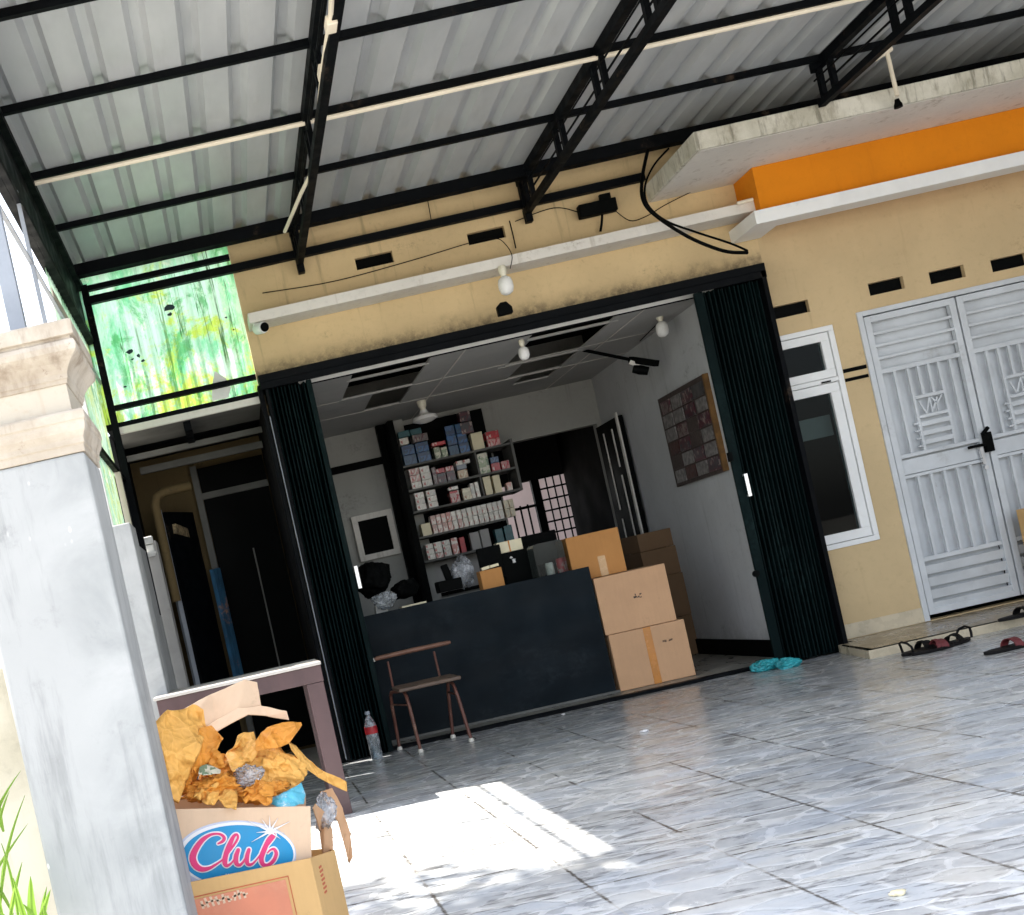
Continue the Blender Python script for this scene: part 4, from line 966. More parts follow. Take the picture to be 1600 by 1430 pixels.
# ------------------------------------------------------------------ things on and behind the counter
ctz = ct-.02
c = at(600,938,.40); crumple('plastic_bag', c, (.085,.09,.055), 3, 'clear', 'clear plastic bag of goods at the left end of the counter', 'plastic bag', freq=6)
c = at(598,944,.5); tag(MB().box(c.x-.06, c.x+.02, .46, .56, ctz, c.z).build('white_packet', MA['white_paint'], bevel=.004), 'small white packet inside the clear bag at the left end of the counter', 'packet')
q = at(640,946,.42)
tag(MB().bar(at(626,950,.40), at(664,941,.40), .14, .014).build('notebook', MA['paper_cream'], bevel=.002), 'pale notebook lying on the counter right of the clear plastic bag', 'notebook')
c = at(583,905,.62); crumple('dark_bag', c, (.13,.12,.13), 8, 'dark', 'big black bag in the corner behind the left end of the counter', 'bag', k=.6)
c = at(632,920,.66); crumple('dark_bag', c, (.10,.12,.07), 9, 'dark', 'low black bag behind the pale notebook', 'bag', k=.6)
c = at(700,915,.60); tag(MB().bar(c-Vector((.08,0,0)), c+Vector((.09,0,0)), .16, .08).bar(c+Vector((.02,0,.03)), c+Vector((.0,0,.15)), .05,.04).build('card_machine', MA['dark'], bevel=.008), 'black machine on the counter, left of the clear bags', 'machine')
c = at(722,895,.68); crumple('plastic_bag', c, (.075,.07,.115), 4, 'film', 'bundle of clear plastic bags left of the black monitor', 'plastic bag', freq=6)
# black monitors
a, b = at(737,857,.60), at(800,905,.60)
def monitor(px, py, w_, h_, Y, label):
    c = at(px, py, Y); T = thing('monitor', label, 'monitor', (c.x, Y, ctz))
    MB().box(c.x-w_/2, c.x+w_/2, Y, Y+.035, c.z-h_/2, c.z+h_/2).build('screen_case', MA['dark'], T, bevel=.006)
    MB().box(c.x-.03, c.x+.03, Y+.036, Y+.07, ctz+.0, c.z).box(c.x-.1, c.x+.1, Y-.04, Y+.10, ctz-.001, ctz+.012).build('stand', MA['dark'], T, bevel=.003)
monitor(768, 880, .17, .24, .62, 'small black monitor behind the little orange box')
monitor(845, 858, .27, .24, .95, 'larger black monitor behind the glass case')
a = at(752,892,.45)
OB = carton('small_box', at(749,900,.42).x, at(785,900,.42).x, .40, .50, ctz, at(768,889,.42).z, MA['card_orange'], 'little orange box standing on the counter', 3)
o = MB().bar(at(752,890,.45), at(764,886,.45), .04, .02).bar(at(765,886,.46), at(778,882,.46), .04, .018).build('packets_in_box', MA['paper_cream']); tag(o, 'two pale packets sticking out of the little orange box', 'packet')
# dark case with the two cream packets on it
a = at(800,880,.70)
tag(MB().box(at(783,880,.7).x, at(830,880,.7).x, .66, .85, ctz, at(800,862,.7).z).build('black_case', MA['dark'], bevel=.004), 'black case on the counter under the two cream packets', 'case')
zc = at(800,862,.7).z
for i, (p0, p1) in enumerate(((776, 795), (795.5, 816))):
    c0, c1 = at(p0, 856, .70), at(p1, 852, .70)
    tag(MB().box(c0.x, c1.x-.002, .68, .78, zc+.002, zc+.082).build('cream_packet', MA['paper_cream'], bevel=.003), ('left' if i == 0 else 'right')+' one of the two cream packets on the black case', 'packet')
tag(MB().box(at(795.5,854,.69).x-.006, at(795.5,854,.69).x+.004, .675, .679, zc+.002, zc+.084).build('orange_band_strip', MA['tape']), 'orange strip between the two cream packets', 'strip')
c = at(804,880,.645); tag(MB().lathe([(0,0),(.013,.004),(.010,.015),(.015,.03),(0,.034)], c, 10).lathe([(0,0),(.012,.004),(.010,.012),(0,.02)], c+Vector((-.015,0,.035)), 10).build('small_ornament', MA['bulb'], smooth=True), 'tiny white ornament on the front of the black case', 'ornament')
# glass display with red can
a, b = at(834,872,.45), at(881,868,.45)
G_ = thing('glass_case', 'rounded glass case on the right end of the counter', 'display case', ((a.x+b.x)/2, .5, ctz))
gz = at(858,846,.45).z; gm = MB(); xs0, xs1 = a.x, b.x; n_ = 6
pr = [(xs0, ctz+.002)] + [(xs0+.03-.03*math.cos(t_*math.pi/2/n_), gz-.03+.03*math.sin(t_*math.pi/2/n_)) for t_ in range(n_+1)] + [(xs1-.03+.03*math.sin(t_*math.pi/2/n_), gz-.03+.03*math.cos(t_*math.pi/2/n_)) for t_ in range(n_+1)] + [(xs1, ctz+.002)]
gm.prism(pr, .42, .60); gm.build('glass', MA['grey_glass'], G_)
MB().box(xs0-.01, xs1+.01, .41, .61, ctz-.012, ctz+.001).build('base', MA['dark'], G_)
def can(px, py, m, label, h_=.115):
    c = at(px, py, .5); tag(MB().lathe([(0,0),(.025,.0),(.029,.008),(.029,h_-.012),(.024,h_),(0,h_)], (c.x, .5, ctz+.004), 20).build('drink_can', MA[m], smooth=True), label, 'can')
can(873, 870, 'pk_red', 'red and white can in the glass case'); can(856, 874, 'pk_white', 'pale can in the middle of the glass case', .10)
# clear bags hung in front of the back window

# ------------------------------------------------------------------ chair
CH = thing('chair', 'small rusty tube chair with a thin wooden back rail against the counter', 'chair', (1.02, -.3, 0))
zs = at(662,1068,-.3).z
xa, xb = at(611,1077,-.12).x, at(712,1056,-.3).x
MB().box(xa+.005, xb, -.49, -.12, zs-.012, zs+.012).build('seat', MA['seat_wood'], CH, bevel=.008)
a, b = at(583,1028,-.14), at(704,1006,-.14); zz = (a.z+b.z)/2
MB().tube([(a.x,-.135,zz-.004),(a.x+.02,-.14,zz),((a.x+b.x)/2,-.165,zz+.004),(b.x-.02,-.14,zz),(b.x,-.135,zz)], [.010,.014,.016,.014,.010], 12).build('back_rail', MA['rail_wood'], CH, smooth=True)
MB().tube([(a.x-.004,-.133,zz-.006),(a.x+.008,-.136,zz-.003)], .013, 10).build('rail_tip', MA['rubber_white'], CH, smooth=True)
u1 = at(606,1034,-.14); u2 = at(614,1072,-.14); u3 = at(678,1018,-.14); u4 = at(687,1055,-.14)
MB().tube([u1,(u2.x,-.13,zs)], .007, 8).build('upright', MA['rust'], CH, smooth=True)
MB().tube([u3,(u4.x,-.13,zs)], .007, 8).build('upright', MA['rust'], CH, smooth=True)
def arch(xf, xr, xtf, xtr, yf, yr):
    z1 = zs-.014
    return [(xf,yf,.012),(xtf+(xf-xtf)*.25,yf+.02,z1-.10),(xtf,yf+.045,z1-.03),(xtf-.004,yf+.09,z1-.006),(xtr+.004,yr-.09,z1-.006),(xtr,yr-.045,z1-.03),(xtr+(xr-xtr)*.25,yr-.02,z1-.10),(xr,yr,.012)]
fl, bl, fr_ = atz(658,1176), atz(625,1172), atz(737,1159)
P1 = arch(fl.x, bl.x, at(635,1082,-.45).x, at(611,1088,-.14).x, fl.y, bl.y); P2 = arch(fr_.x, fr_.x-.05, at(708,1062,-.45).x, at(700,1066,-.14).x, fr_.y, bl.y)
for Pq in (P1, P2):
    MB().tube(Pq[:4]+[((Pq[3][0]),(Pq[3][1]+Pq[4][1])/2,Pq[3][2])], .011, 10).build('leg', MA['rust'], CH, smooth=True)
    MB().tube([((Pq[3][0]),(Pq[3][1]+Pq[4][1])/2,Pq[3][2])]+Pq[4:], .011, 10).build('leg', MA['rust'], CH, smooth=True)
    zc = zs-.11
    MB().tube([(Pq[1][0],Pq[1][1],zc+.006),(Pq[6][0],Pq[6][1],zc+.006)], .006, 8).build('stretcher', MA['rust'], CH, smooth=True)
    for e in (Pq[0], Pq[-1]):
        MB().lathe([(0,0),(.017,.0),(.018,.012),(.013,.022),(.0,.024)], (e[0], e[1], .001), 14).build('foot', MA['rubber_white'], CH, smooth=True)

# water bottle
c = atz(590,1186)
BT = thing('water_bottle', 'clear plastic water bottle with a red label at the foot of the left shutter', 'bottle', (c.x, c.y, 0))
o3 = (c.x, c.y, .001)
MB().lathe([(.0,.002),(.034,.0),(.038,.008),(.037,.03),(.039,.04),(.037,.055),(.039,.07),(.037,.09),(.039,.11),(.039,.20),(.036,.225),(.026,.255),(.016,.275),(.0135,.282),(.0135,.292)], o3, 24).build('body', MA['clear'], BT, smooth=True)
MB().lathe([(.0405,.165),(.0405,.212)], o3, 24).build('label_band', MA['red'], BT, smooth=True)
MB().lathe([(.0,.310),(.0145,.309),(.016,.303),(.016,.288),(.0,.287)], o3, 16).build('cap', MA['steel_grey'], BT, smooth=True)
MB().lathe([(.0,.006),(.034,.006),(.035,.09),(.0,.091)], o3, 20).build('water', glassm('water', (.85,.92,.95), .02, .05, (.6,.7,.75), 1.2), BT, smooth=True)

# table
TB = thing('table', 'purple brown wooden table with a worn pale top left of the shutter', 'table', (-.03, -1.95, 0))
Y0, Y1 = -2.12, -1.62; tr = at(500,1036,Y0); tl = at(272,1088,Y0); zt = at(500,1033,Y0).z
MB().box(tl.x-.10, tr.x+.004, Y0-.012, Y1+.01, zt-.016, zt).build('top', MA['table_top'], TB, bevel=.003)
MB().box(tl.x-.09, tr.x, Y0, Y0+.05, zt-.098, zt-.0165).build('apron', MA['table_wood'], TB, bevel=.003)
MB().box(tl.x-.09, tr.x-.03, Y1-.05, Y1, zt-.098, zt-.0165).build('apron', MA['table_wood'], TB, bevel=.003)
for (xa_, ya_, yb_) in ((tr.x-.088, Y0-.002, Y0+.06), (tr.x-.088, Y1-.06, Y1), (tl.x-.09, Y0-.002, Y0+.06), (tl.x-.09, Y1-.06, Y1)):
    MB().box(xa_, xa_+.085, ya_, yb_, .001, zt-.099).build('leg', MA['table_wood'], TB, bevel=.003)
MB().box(tr.x-.09, tr.x-.004, Y0+.061, Y1-.061, zt-.09, zt-.02).build('side_rail', MA['table_wood'], TB)

# cyan rag at the right shutter foot
c = atz(1200,1048); crumple('cyan_bag', (c.x, c.y+.02, .03), (.085,.05,.045), 31, 'cyan', 'left lump of cyan plastic bag tucked against the foot of the right shutter', 'plastic bag', freq=6, k=1.2)
c = atz(1233,1044); crumple('cyan_bag', (c.x, c.y+.01, .028), (.075,.04,.04), 34, 'cyan', 'right lump of cyan plastic bag tucked against the foot of the right shutter', 'plastic bag', freq=6, k=1.2)
# litter scraps
for (px, py, s_, lb) in ((1007,1144,.022,'small white paper scrap on the tiles in front of the cardboard boxes'), (880,1117,.014,'tiny pale crumb on the tiles close to the counter'), (1404,1399,.020,'pale yellow scrap on the tiles near the lower right corner')):
    c = atz(px, py); crumple('paper_scrap', (c.x, c.y, s_*.3), (s_, s_*.8, s_*.35), px, 'paper_cream' if px > 1400 else 'white_print', lb, 'paper scrap', sub=3)

# sandals
def sandal(px, py, L_, rz, m2, label, strap=1, z=0.0, group=None, m1='rubber_black', loop=False):
    c = atz(px, py, z); T = thing('sandal', label, 'sandal', (c.x, c.y, z), group)
    out = []; N = 20
    for i in range(N):
        a_ = 2*math.pi*i/N; x = L_/2*math.cos(a_); w_ = .046*(1+.12*math.cos(a_)-.18*math.cos(2*a_)*.5); out.append((x, w_*math.sin(a_)))
    m = MB(); vs = [(x, y, .002) for x, y in out] + [(x*1.0, y*1.02, .020+.010*max(0, x/L_)) for x, y in out]
    m.add(vs, [tuple(range(N))[::-1], tuple(range(N, 2*N))]+[(i,(i+1)%N,(i+1)%N+N,i+N) for i in range(N)])
    m.build('sole', MA[m1], T, local=True, bevel=.003)
    def strap_mb(x0, x1, h_, w_=.03):
        s = MB(); M_ = 10; vs = []
        for i in range(M_+1):
            a_ = math.pi*i/M_; y = -.048*math.cos(a_); zz = .018 + h_*math.sin(a_)
            for xx in (x0-w_/2, x0+w_/2): vs.append((xx + (x1-x0)*(i/M_), y, zz))
            for xx in (x0-w_/2, x0+w_/2): vs.append((xx + (x1-x0)*(i/M_), y*.93, zz-.005))
        fs = []
        for i in range(M_):
            b_ = i*4; fs += [(b_,b_+1,b_+5,b_+4),(b_+2,b_+6,b_+7,b_+3),(b_,b_+4,b_+6,b_+2),(b_+1,b_+3,b_+7,b_+5)]
        return s.add(vs, fs)
    strap_mb(.05, .03, .045, .045).build('toe_strap', MA[m2], T, local=True)
    if strap > 1: strap_mb(.01, .035, .050, .022).build('cross_strap', MA[m2], T, local=True)
    if loop:
        MB().tube([(-.075,-.042,.018),(-.08,-.042,.05),(-.095,-.03,.075),(-.105,0,.085),(-.095,.03,.075),(-.08,.042,.05),(-.075,.042,.018)], .007, 8).build('heel_strap', MA[m1], T, smooth=True, local=True)
    T.rotation_euler.z = R(rz); return T
sandal(1437,1020,.24,12,'rubber_black','black sandal with a heel loop standing nearest the left end of the porch step',2,loop=True)
sandal(1458,1018,.26,4,'strap_red','black sandal with dull red straps lying in front of the porch step',2)
sandal(1497,1006,.23,-150,'rubber_black','black sandal with upright straps behind the red-strapped one by the step',2,loop=True)
sandal(1572,1017,.25,6,'strap_red','flat black sandal with a red toe strap farther right on the tiles')
sandal(1590,966,.24,4,'rubber_black','flat black sandal lying on top of the porch step',1,z=.057)

# ------------------------------------------------------------------ rubbish cartons by the pillar
# lower, printed carton
LC = thing('printed_carton', 'open tan carton with a faded red print, lowest by the gate pillar', 'cardboard box', (-.17, -4.4, 0))
ft = at(485,1341,-4.62); fm = at(522,1326,-4.40)
foot = [(-.52,-4.62),(ft.x,-4.62),(fm.x,-4.42),(fm.x-.01,-4.22),(-.52,-4.20)]
tops = [at(300,1387,-4.62).z+.02, ft.z, fm.z, fm.z-.03, .34]
cb = MB(); n = 5
ctr = Vector((-.2,-4.4,0)); inn = [(x+(ctr.x-x)*.02, y+(ctr.y-y)*.03) for x,y in foot]
cb.add([(x,y,.002) for x,y in foot]+[(foot[i][0],foot[i][1],tops[i]) for i in range(n)]+[(x,y,.006) for x,y in inn]+[(inn[i][0],inn[i][1],tops[i]) for i in range(n)],
  [tuple(range(n))[::-1], tuple(range(2*n,3*n))]+[(i,(i+1)%n,(i+1)%n+n,i+n) for i in range(n)]+[(i+2*n,i+3*n,(i+1)%n+3*n,(i+1)%n+2*n) for i in range(n)]+[(i+n,(i+1)%n+n,(i+1)%n+3*n,i+3*n) for i in range(n)])
cb.build('body', MA['card_tan'], LC)
r1, r0 = at(446,1374,-4.62), at(300,1402,-4.62)
MB().box(-.40, r1.x, -4.6225, -4.6208, .03, r1.z).build('red_print', MA['red_print'], LC)
fr = MB(); xx = r1.x+.008; fr.box(-.40, xx+.002, -4.6224, -4.6210, r1.z+.006, r1.z+.0085); fr.box(xx, xx+.002, -4.6224, -4.6210, .03, r1.z+.006)
fr.build('print_border', MA['red_ink'], LC)
g_ = MB(); rnd = random.Random(9)
for i in range(9):
    p = at(318+i*8.2, 1420-i*2.1, -4.6230); hgt = rnd.uniform(.016,.030)
    g_.bar(p+Vector((0,0,0)), p+Vector((rnd.uniform(-.006,.006),0,hgt)), .0006, .007, up=(1,0,0)); g_.bar(p+Vector((-.005,0,hgt*.5)), p+Vector((.009,0,hgt*rnd.uniform(.2,.9))), .0006, .005)
g_.build('print_marks', MA['card_pale'], LC)
sd_ = (Vector((fm.x,-4.42,0))-Vector((ft.x,-4.62,0))).normalized(); nn = Vector((sd_.y,-sd_.x,0))
g_ = MB()
for i in range(7):
    z = .275 - i*.012; p = Vector((ft.x,-4.62,z))+sd_*.05+nn*.0005; g_.bar(p, p+sd_*(.022+.006*(i%2)), .001, .006)
g_.build('side_print', MA['red_ink'], LC)
s2_ = (Vector((fm.x-.01,-4.22,0))-Vector((fm.x,-4.42,0))).normalized(); g_ = MB()
for i in range(9):
    z = .26 - i*.022; p = Vector((fm.x,-4.42,z))+s2_*.02+Vector((.0004,0,0)); g_.bar(p, p+s2_*(.10 if i%3 else .15), .0008, .006)
g_.build('side_text_block', MA['ink_soft'], LC)

# carton with the word Club, tilted inside it
TLT = R(11.3); tc = at(485,1260,-4.56)
CB_ = thing('club_carton', 'open tilted carton with a blue oval and the pink word Club, full of paper rubbish', 'cardboard box', tc)
cw, cd, chh = .50, .27, .40
b = MB(); t_ = .005
b.box(-cw, 0, 0, t_, -chh, 0); b.box(-cw, 0, cd-t_, cd, -chh, -.0); b.box(-cw, -cw+t_, t_, cd-t_, -chh, 0); b.box(-t_, 0, t_, cd-t_, -chh, -.085); b.box(-cw+t_, -t_, t_, cd-t_, -chh, -chh+t_)
b.build('body', MA['card_pale'], CB_, local=True)
S_ = 1/550.
def lp(zx, zy): px_ = 240+zx*.2; py_ = 1240+zy*.2; return ((px_-485)*S_, -(py_-1260)*S_)
def ell(cx, cz, rx, rz, zmin=None, n_=56):
    pts = []
    for i in range(n_):
        a_ = 2*math.pi*i/n_; pts.append((cx+rx*math.cos(a_), cz+rz*math.sin(a_)))
    return pts
MB().prism(ell(-.215,-.136,.172,.101), -.0012, -.0003).build('lilac_rim', MA['lilac_print'], CB_, local=True)
MB().prism(ell(-.212,-.132,.166,.092), -.0018, -.0005).build('white_rim', MA['white_print'], CB_, local=True)
MB().prism(ell(-.209,-.134,.158,.086), -.0024, -.0007).build('blue_oval', MA['blue_print'], CB_, local=True)
def spl(P_, k=7):
    out = []
    for i in range(len(P_)-1):
        p0, p1, p2, p3 = [Vector(P_[j]) for j in (max(i-1,0), i, i+1, min(i+2,len(P_)-1))]
        for q in range(k):
            t = q/k; out.append(.5*((2*p1)+(p2-p0)*t+(2*p0-5*p1+4*p2-p3)*t*t+(3*p1-p0-3*p2+p3)*t**3))
    out.append(Vector(P_[-1])); return out
def ribbon(mb, P_, y0, y1, extra):
    pts = spl(P_); n_ = len(pts); L_, R_ = [], []
    for i, p in enumerate(pts):
        d = (pts[min(i+1,n_-1)]-pts[max(i-1,0)]); d = Vector((d.x, d.y)).normalized(); w_ = p.z/2+extra
        L_.append((p.x-d.y*w_, p.y+d.x*w_)); R_.append((p.x+d.y*w_, p.y-d.x*w_))
    for i in range(n_-1): mb.prism([L_[i], L_[i+1], R_[i+1], R_[i]], y0-len(mb.f)*5e-7, y1)
    for e in range(0, n_, 3):
        r_ = pts[e].z/2+extra; mb.prism([(pts[e].x+r_*math.cos(2*math.pi*j/12), pts[e].y+r_*math.sin(2*math.pi*j/12)) for j in range(12)], y0-len(mb.f)*5e-7, y1)
def st_(L): return [(*lp(a, b_), w_*.2*S_) for a, b_, w_ in L]
strokes = [
 st_([(500,372,14),(535,355,24),(548,330,26),(528,305,20),(490,295,16),(435,305,22),(375,345,36),(325,410,46),(300,475,52),(318,535,50),(365,568,40),(425,562,26),(485,530,16),(530,500,12)]),
 st_([(530,500,14),(580,440,18),(630,375,18),(655,330,18),(648,305,18),(622,318,26),(590,380,38),(560,455,40),(548,515,40),(562,545,26),(600,525,14),(632,480,12)]),
 st_([(655,425,30),(636,480,38),(640,530,34),(668,540,22),(705,500,16),(735,430,24)]),
 st_([(738,425,28),(722,480,34),(724,530,30),(752,540,20),(790,510,12),(830,460,12)]),
 st_([(826,470,12),(870,410,16),(920,350,18),(940,318,20),(928,312,22),(895,350,34),(860,420,38),(834,490,38),(845,540,32),(885,548,28),(930,510,28),(950,460,28),(935,425,22),(905,430,14),(880,455,10)])]
wm, pm = MB(), MB()
for i, s in enumerate(strokes): ribbon(wm, s, -.0030, -.0022, .0036); ribbon(pm, s, -.0060, -.0028, 0)
wm.build('letter_outline', MA['white_print'], CB_, local=True); pm.build('letters', MA['pink_print'], CB_, local=True)
sr = MB(); o_ = lp(905,285)
for (a, b_) in ((905,158),(842,185),(972,180),(1065,212),(1022,302),(985,345),(800,292),(758,366),(735,198)):
    e = lp(a, b_); d = Vector((e[0]-o_[0], e[1]-o_[1])); nr = Vector((-d.y, d.x)).normalized()*.0030
    sr.prism([(o_[0]+nr.x,o_[1]+nr.y),(e[0],e[1]),(o_[0]-nr.x,o_[1]-nr.y),(o_[0]-d.x*.08,o_[1]-d.y*.08)], -.0086-.00003*len(sr.f)/4, -.0022)
sr.prism([(o_[0]+.009*math.cos(2*math.pi*j/14), o_[1]+.009*math.sin(2*math.pi*j/14)) for j in range(14)], -.0095, -.0022)
sr.build('starburst', MA['white_print'], CB_, local=True)
sm = MB(); rnd = random.Random(4)
for i in range(12):
    if i == 2: continue
    a = lp(552+i*17.5, 612); sm.prism([(a[0],a[1]-.0045),(a[0]+.0024,a[1]-.0045),(a[0]+.0028,a[1]+.001),(a[0]+.0006,a[1]+.001)], -.0034, -.0022)
sm.build('small_print', MA['white_print'], CB_, local=True)
CB_.rotation_euler = (0, TLT, 0)
# flaps of the club carton are built in world space as its own loose card
def cflap(pts, m='card_pale', **k):
    inv = Matrix.Rotation(-TLT, 3, 'Y'); loc = Vector(tc)
    o = sheet('flap', [inv @ (Vector(p)-loc) for p in pts], m, **k)
    o.parent = CB_; 
    for q in ('label', 'category'):
        if q in o: del o[q]
    return o
cflap(PX([(245,1132,-4.28),(330,1086,-4.25),(384,1063,-4.25),(402,1066,-4.25),(408,1104,-4.28),(372,1110,-4.30),(338,1141,-4.31),(300,1122,-4.31),(262,1152,-4.31)]), th=.004, amp=.003, freq=7)
cflap(PX([(312,1140,-4.31),(372,1108,-4.31),(408,1104,-4.31),(448,1112,-4.34),(452,1125,-4.34),(418,1120,-4.33),(388,1117,-4.33),(340,1143,-4.35)]), th=.003, amp=.003, seed=4, freq=9)
cflap(PX([(500,1238,-4.30),(518,1232,-4.28),(534,1262,-4.28),(548,1305,-4.28),(551,1338,-4.29),(545,1350,-4.29),(539,1325,-4.29),(528,1285,-4.30),(512,1258,-4.31)]), m='card', th=.004, amp=.003, seed=7, freq=7)
cflap(PX([(488,1262,-4.52),(492,1256,-4.46),(508,1270,-4.38),(518,1298,-4.33),(519,1330,-4.33),(505,1338,-4.36),(500,1300,-4.36)]), m='card', th=.003, amp=.002, seed=9, freq=7)
# paper rubbish
def paper(L, m, label, seed, amp=.010, freq=10, name='kraft_paper', cat='paper bag', th=.0015, cuts=13): return sheet(name, PX(L), m, label, cat, None, th, seed, amp, freq, cuts, True)
paper([(242,1128,-4.50),(262,1112,-4.46),(300,1105,-4.42),(318,1110,-4.42),(322,1140,-4.42),(308,1180,-4.46),(296,1215,-4.50),(279,1258,-4.555),(262,1250,-4.555),(250,1195,-4.53)], 'kraft2', 'large sunlit kraft paper sheet at the left of the rubbish, beside the pillar', 1, .014, 9)
paper([(312,1138,-4.42),(330,1135,-4.40),(350,1152,-4.40),(338,1175,-4.41),(322,1195,-4.44),(300,1205,-4.47),(300,1180,-4.47)], 'kraft', 'folded kraft paper in the middle of the rubbish, behind the green scrap', 5, .010, 10)
crumple('kraft_bag', at(278,1205,-4.44), (.055,.045,.075), 2, 'kraft', 'crumpled kraft bag under the large sunlit sheet', 'paper bag', k=1.0, freq=5)
crumple('kraft_bag', at(330,1232,-4.46), (.085,.05,.036), 6, 'kraft', 'crumpled kraft bag lying along the front rim of the Club carton', 'paper bag', k=1.6, freq=7, sub=5)
crumple('kraft_bag', at(405,1238,-4.47), (.075,.05,.028), 14, 'kraft', 'small crumpled kraft bag left of the blue snack packet', 'paper bag', k=1.6, freq=7, sub=5)
crumple('kraft_bag', at(420,1205,-4.37), (.115,.075,.075), 11, 'kraft2', 'big rounded kraft bag filling the right of the Club carton', 'paper bag', k=.9, freq=5, sub=5, rot=(0,.5,0))
crumple('kraft_bag', at(345,1210,-4.36), (.07,.05,.05), 19, 'kraft', 'dark folded kraft bag deep in the middle of the rubbish', 'paper bag', k=.9, freq=5)
paper([(398,1158,-4.42),(420,1136,-4.38),(440,1126,-4.37),(470,1128,-4.37),(472,1133,-4.37),(462,1150,-4.38),(452,1163,-4.40),(430,1170,-4.43),(400,1175,-4.45)], 'kraft', 'kraft paper fold with a ragged tip standing at the upper right of the rubbish', 8, .009, 11)
paper([(450,1160,-4.40),(462,1166,-4.37),(480,1185,-4.35),(498,1202,-4.34),(530,1212,-4.33),(541,1221,-4.33),(541,1233,-4.33),(520,1227,-4.34),(498,1217,-4.36),(475,1198,-4.39),(456,1175,-4.41)], 'kraft2', 'torn kraft strip trailing over the right side of the carton', 12, .006, 12)
paper([(300,1180,-4.45),(322,1168,-4.43),(345,1176,-4.43),(352,1196,-4.44),(334,1212,-4.47),(306,1208,-4.48)], 'kraft', 'creased kraft paper piece just above the green scrap', 23, .016, 16)
paper([(352,1182,-4.40),(372,1150,-4.37),(398,1146,-4.37),(404,1170,-4.40),(392,1192,-4.43),(366,1204,-4.45)], 'kraft2', 'creased kraft paper wing between the dark hollow and the big kraft bag', 27, .013, 12)
paper([(300,1238,-4.51),(338,1222,-4.49),(372,1232,-4.50),(368,1252,-4.54),(318,1256,-4.54)], 'kraft2', 'crumpled kraft paper lying low along the rim left of the middle', 29, .017, 20)
paper([(372,1236,-4.51),(400,1218,-4.49),(428,1226,-4.50),(420,1250,-4.54),(384,1256,-4.54)], 'kraft', 'crumpled kraft paper lying low along the rim right of the middle', 33, .017, 20)
crumple('plastic_scrap', at(388,1213,-4.46), (.042,.02,.030), 41, 'film', 'glossy clear plastic scrap on the big kraft bag', 'plastic scrap', freq=7, k=1.2)
crumple('plastic_scrap', at(508,1270,-4.37), (.030,.025,.055), 43, 'film', 'silvery clear wrapper stuffed between the flaps at the right', 'plastic scrap', freq=7, k=1.2, rot=(0,.35,0))
paper([(312,1200,-4.49),(322,1194,-4.47),(345,1202,-4.47),(344,1207,-4.48),(318,1212,-4.50),(310,1210,-4.50)], 'pk_green', 'green and white printed scrap in the middle of the rubbish', 15, .004, 20, 'printed_scrap', 'scrap')
paper([(416,1256,-4.53),(432,1240,-4.50),(452,1230,-4.48),(470,1222,-4.47),(477,1240,-4.49),(474,1256,-4.53),(445,1262,-4.55)], 'snack', 'light blue snack packet at the right front rim of the carton', 17, .005, 14, 'snack_packet', 'packet') if 'snack' in MA else None

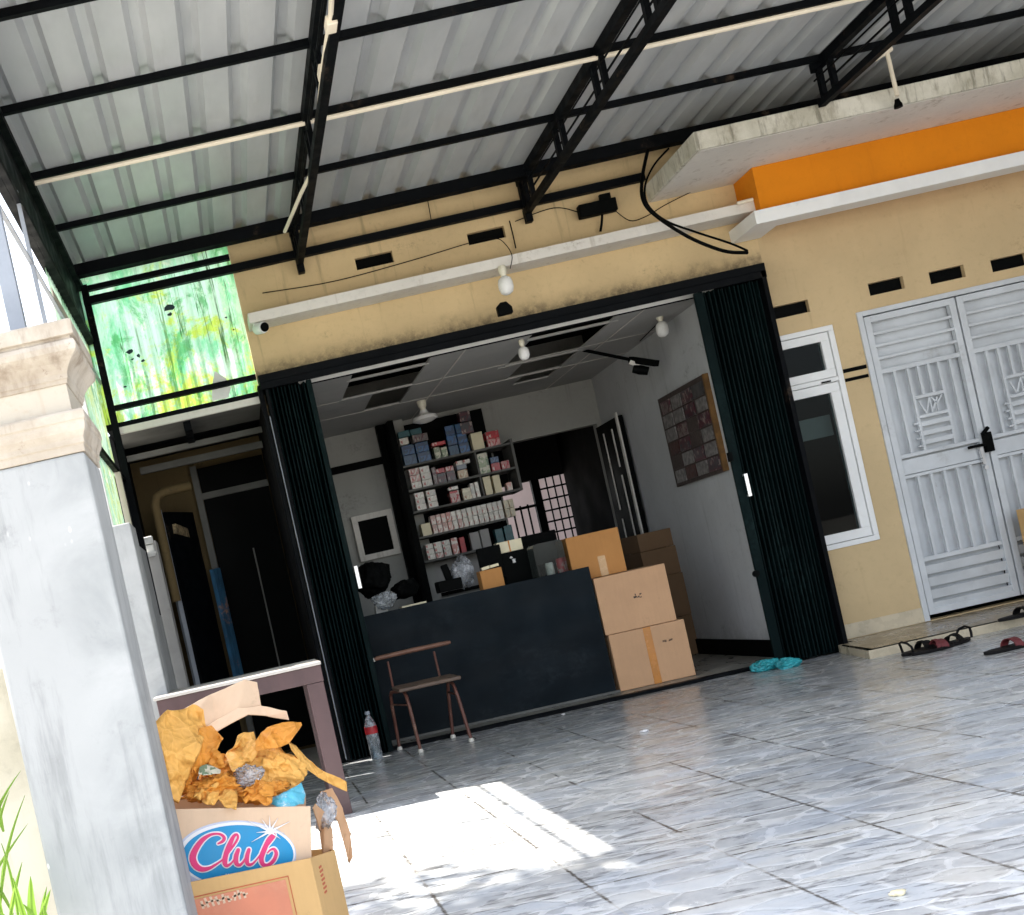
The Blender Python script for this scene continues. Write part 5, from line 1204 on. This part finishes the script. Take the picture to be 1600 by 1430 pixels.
# ------------------------------------------------------------------ grass left of the pillar
def blades(name, n_, spec, label):
    T = MB(); rnd = random.Random(len(label))
    for (px, py, Y, h_, lean, curl, w_) in spec:
        p = at(px, py, Y); pts = []; N = 9
        for i in range(N+1):
            t = i/N; pts.append((p + Vector((lean*h_*t + curl*h_*t*t, -.04*t*t*h_, h_*t*(1-.25*abs(curl)*t)))))
        vs = []
        for i, q in enumerate(pts):
            t = i/N; ww = w_*(1-t)**.6*(.5+1.2*min(t*3, 1))*.6; vs += [q+Vector((-ww,.004,0)), q+Vector((0,-.003,0)), q+Vector((ww,.004,0))]
        T.add(vs, [f for i in range(N) for f in ((3*i,3*i+1,3*i+4,3*i+3),(3*i+1,3*i+2,3*i+5,3*i+4))])
    o = T.build(name, MA['grass'], smooth=True); return tag(o, label, 'plant')
blades('grass_clump', 0, [(-10,1470,-5.0,.30,.05,-.15,.009),(10,1460,-5.0,.34,-.05,.12,.008),(0,1420,-4.95,.28,.25,.2,.007),(-20,1330,-4.9,.20,.3,.35,.009),(-30,1400,-4.9,.16,.9,.1,.008),(15,1440,-5.02,.14,.35,.1,.008),(30,1450,-5.0,.22,.12,-.1,.006),(-5,1380,-4.92,.24,.05,.3,.010),(5,1300,-4.9,.16,-.1,.25,.010),(20,1430,-4.95,.18,-.2,-.2,.007)], 'green grass blades at the left edge against the beige wall')
blades('grass_clump', 0, [(55,1470,-5.05,.16,.05,.10,.016),(60,1475,-5.05,.13,.25,.2,.014),(45,1480,-5.05,.11,-.3,-.2,.013),(85,1475,-5.06,.10,-.2,.15,.012),(70,1478,-5.04,.15,.0,.25,.010),(64,1480,-5.06,.12,.15,-.3,.016),(50,1475,-5.05,.17,-.1,.05,.011)], 'broader bright green blades at the foot of the gate pillar')

# ------------------------------------------------------------------ tree outside on the left
def tree(name, base, h_, r_, n_, seed, label):
    T = thing(name, label, 'tree', base); rnd = random.Random(seed); b = Vector(base)
    tr_ = MB(); top = b+Vector((0,0,h_)); tr_.tube([b, b+Vector((.1,0,h_*.4)), b+Vector((.0,.1,h_*.75)), top], [.12,.10,.07,.03], 10)
    cl = []
    for i in range(12):
        a_ = rnd.uniform(0, 6.28); q = b+Vector((r_*.75*math.cos(a_)*rnd.uniform(.4,1), r_*.75*math.sin(a_)*rnd.uniform(.4,1), h_+rnd.uniform(-.9,.7)*r_*.8))
        tr_.tube([b+Vector((.05,.05,h_*rnd.uniform(.45,.7))), q], [.04,.012], 6); cl.append((q, rnd.uniform(.25,.5)*r_))
    tr_.build('trunk', MA['bark'], T, smooth=True)
    lf = MB()
    for q, cr_ in cl:
        for i in range(n_):
            d = Vector((rnd.gauss(0,1), rnd.gauss(0,1), rnd.gauss(0,1))).normalized()*cr_*rnd.random()**.5; p = q+d
            a = Vector((rnd.gauss(0,1), rnd.gauss(0,1), rnd.gauss(0,.5))).normalized()*.09; c_ = a.cross(Vector((rnd.random(),rnd.random(),1))).normalized()*.042
            lf.add([p-a, p+c_, p+a, p-c_], [(0,1,2,3)])
    lf.build('crown', MA['leaf'], T)
    return T
tree('yard_tree', (-3.1, -3.95, 0), 6.9, 1.45, 330, 2, 'leafy tree beyond the left side of the canopy, casting dappled shade')
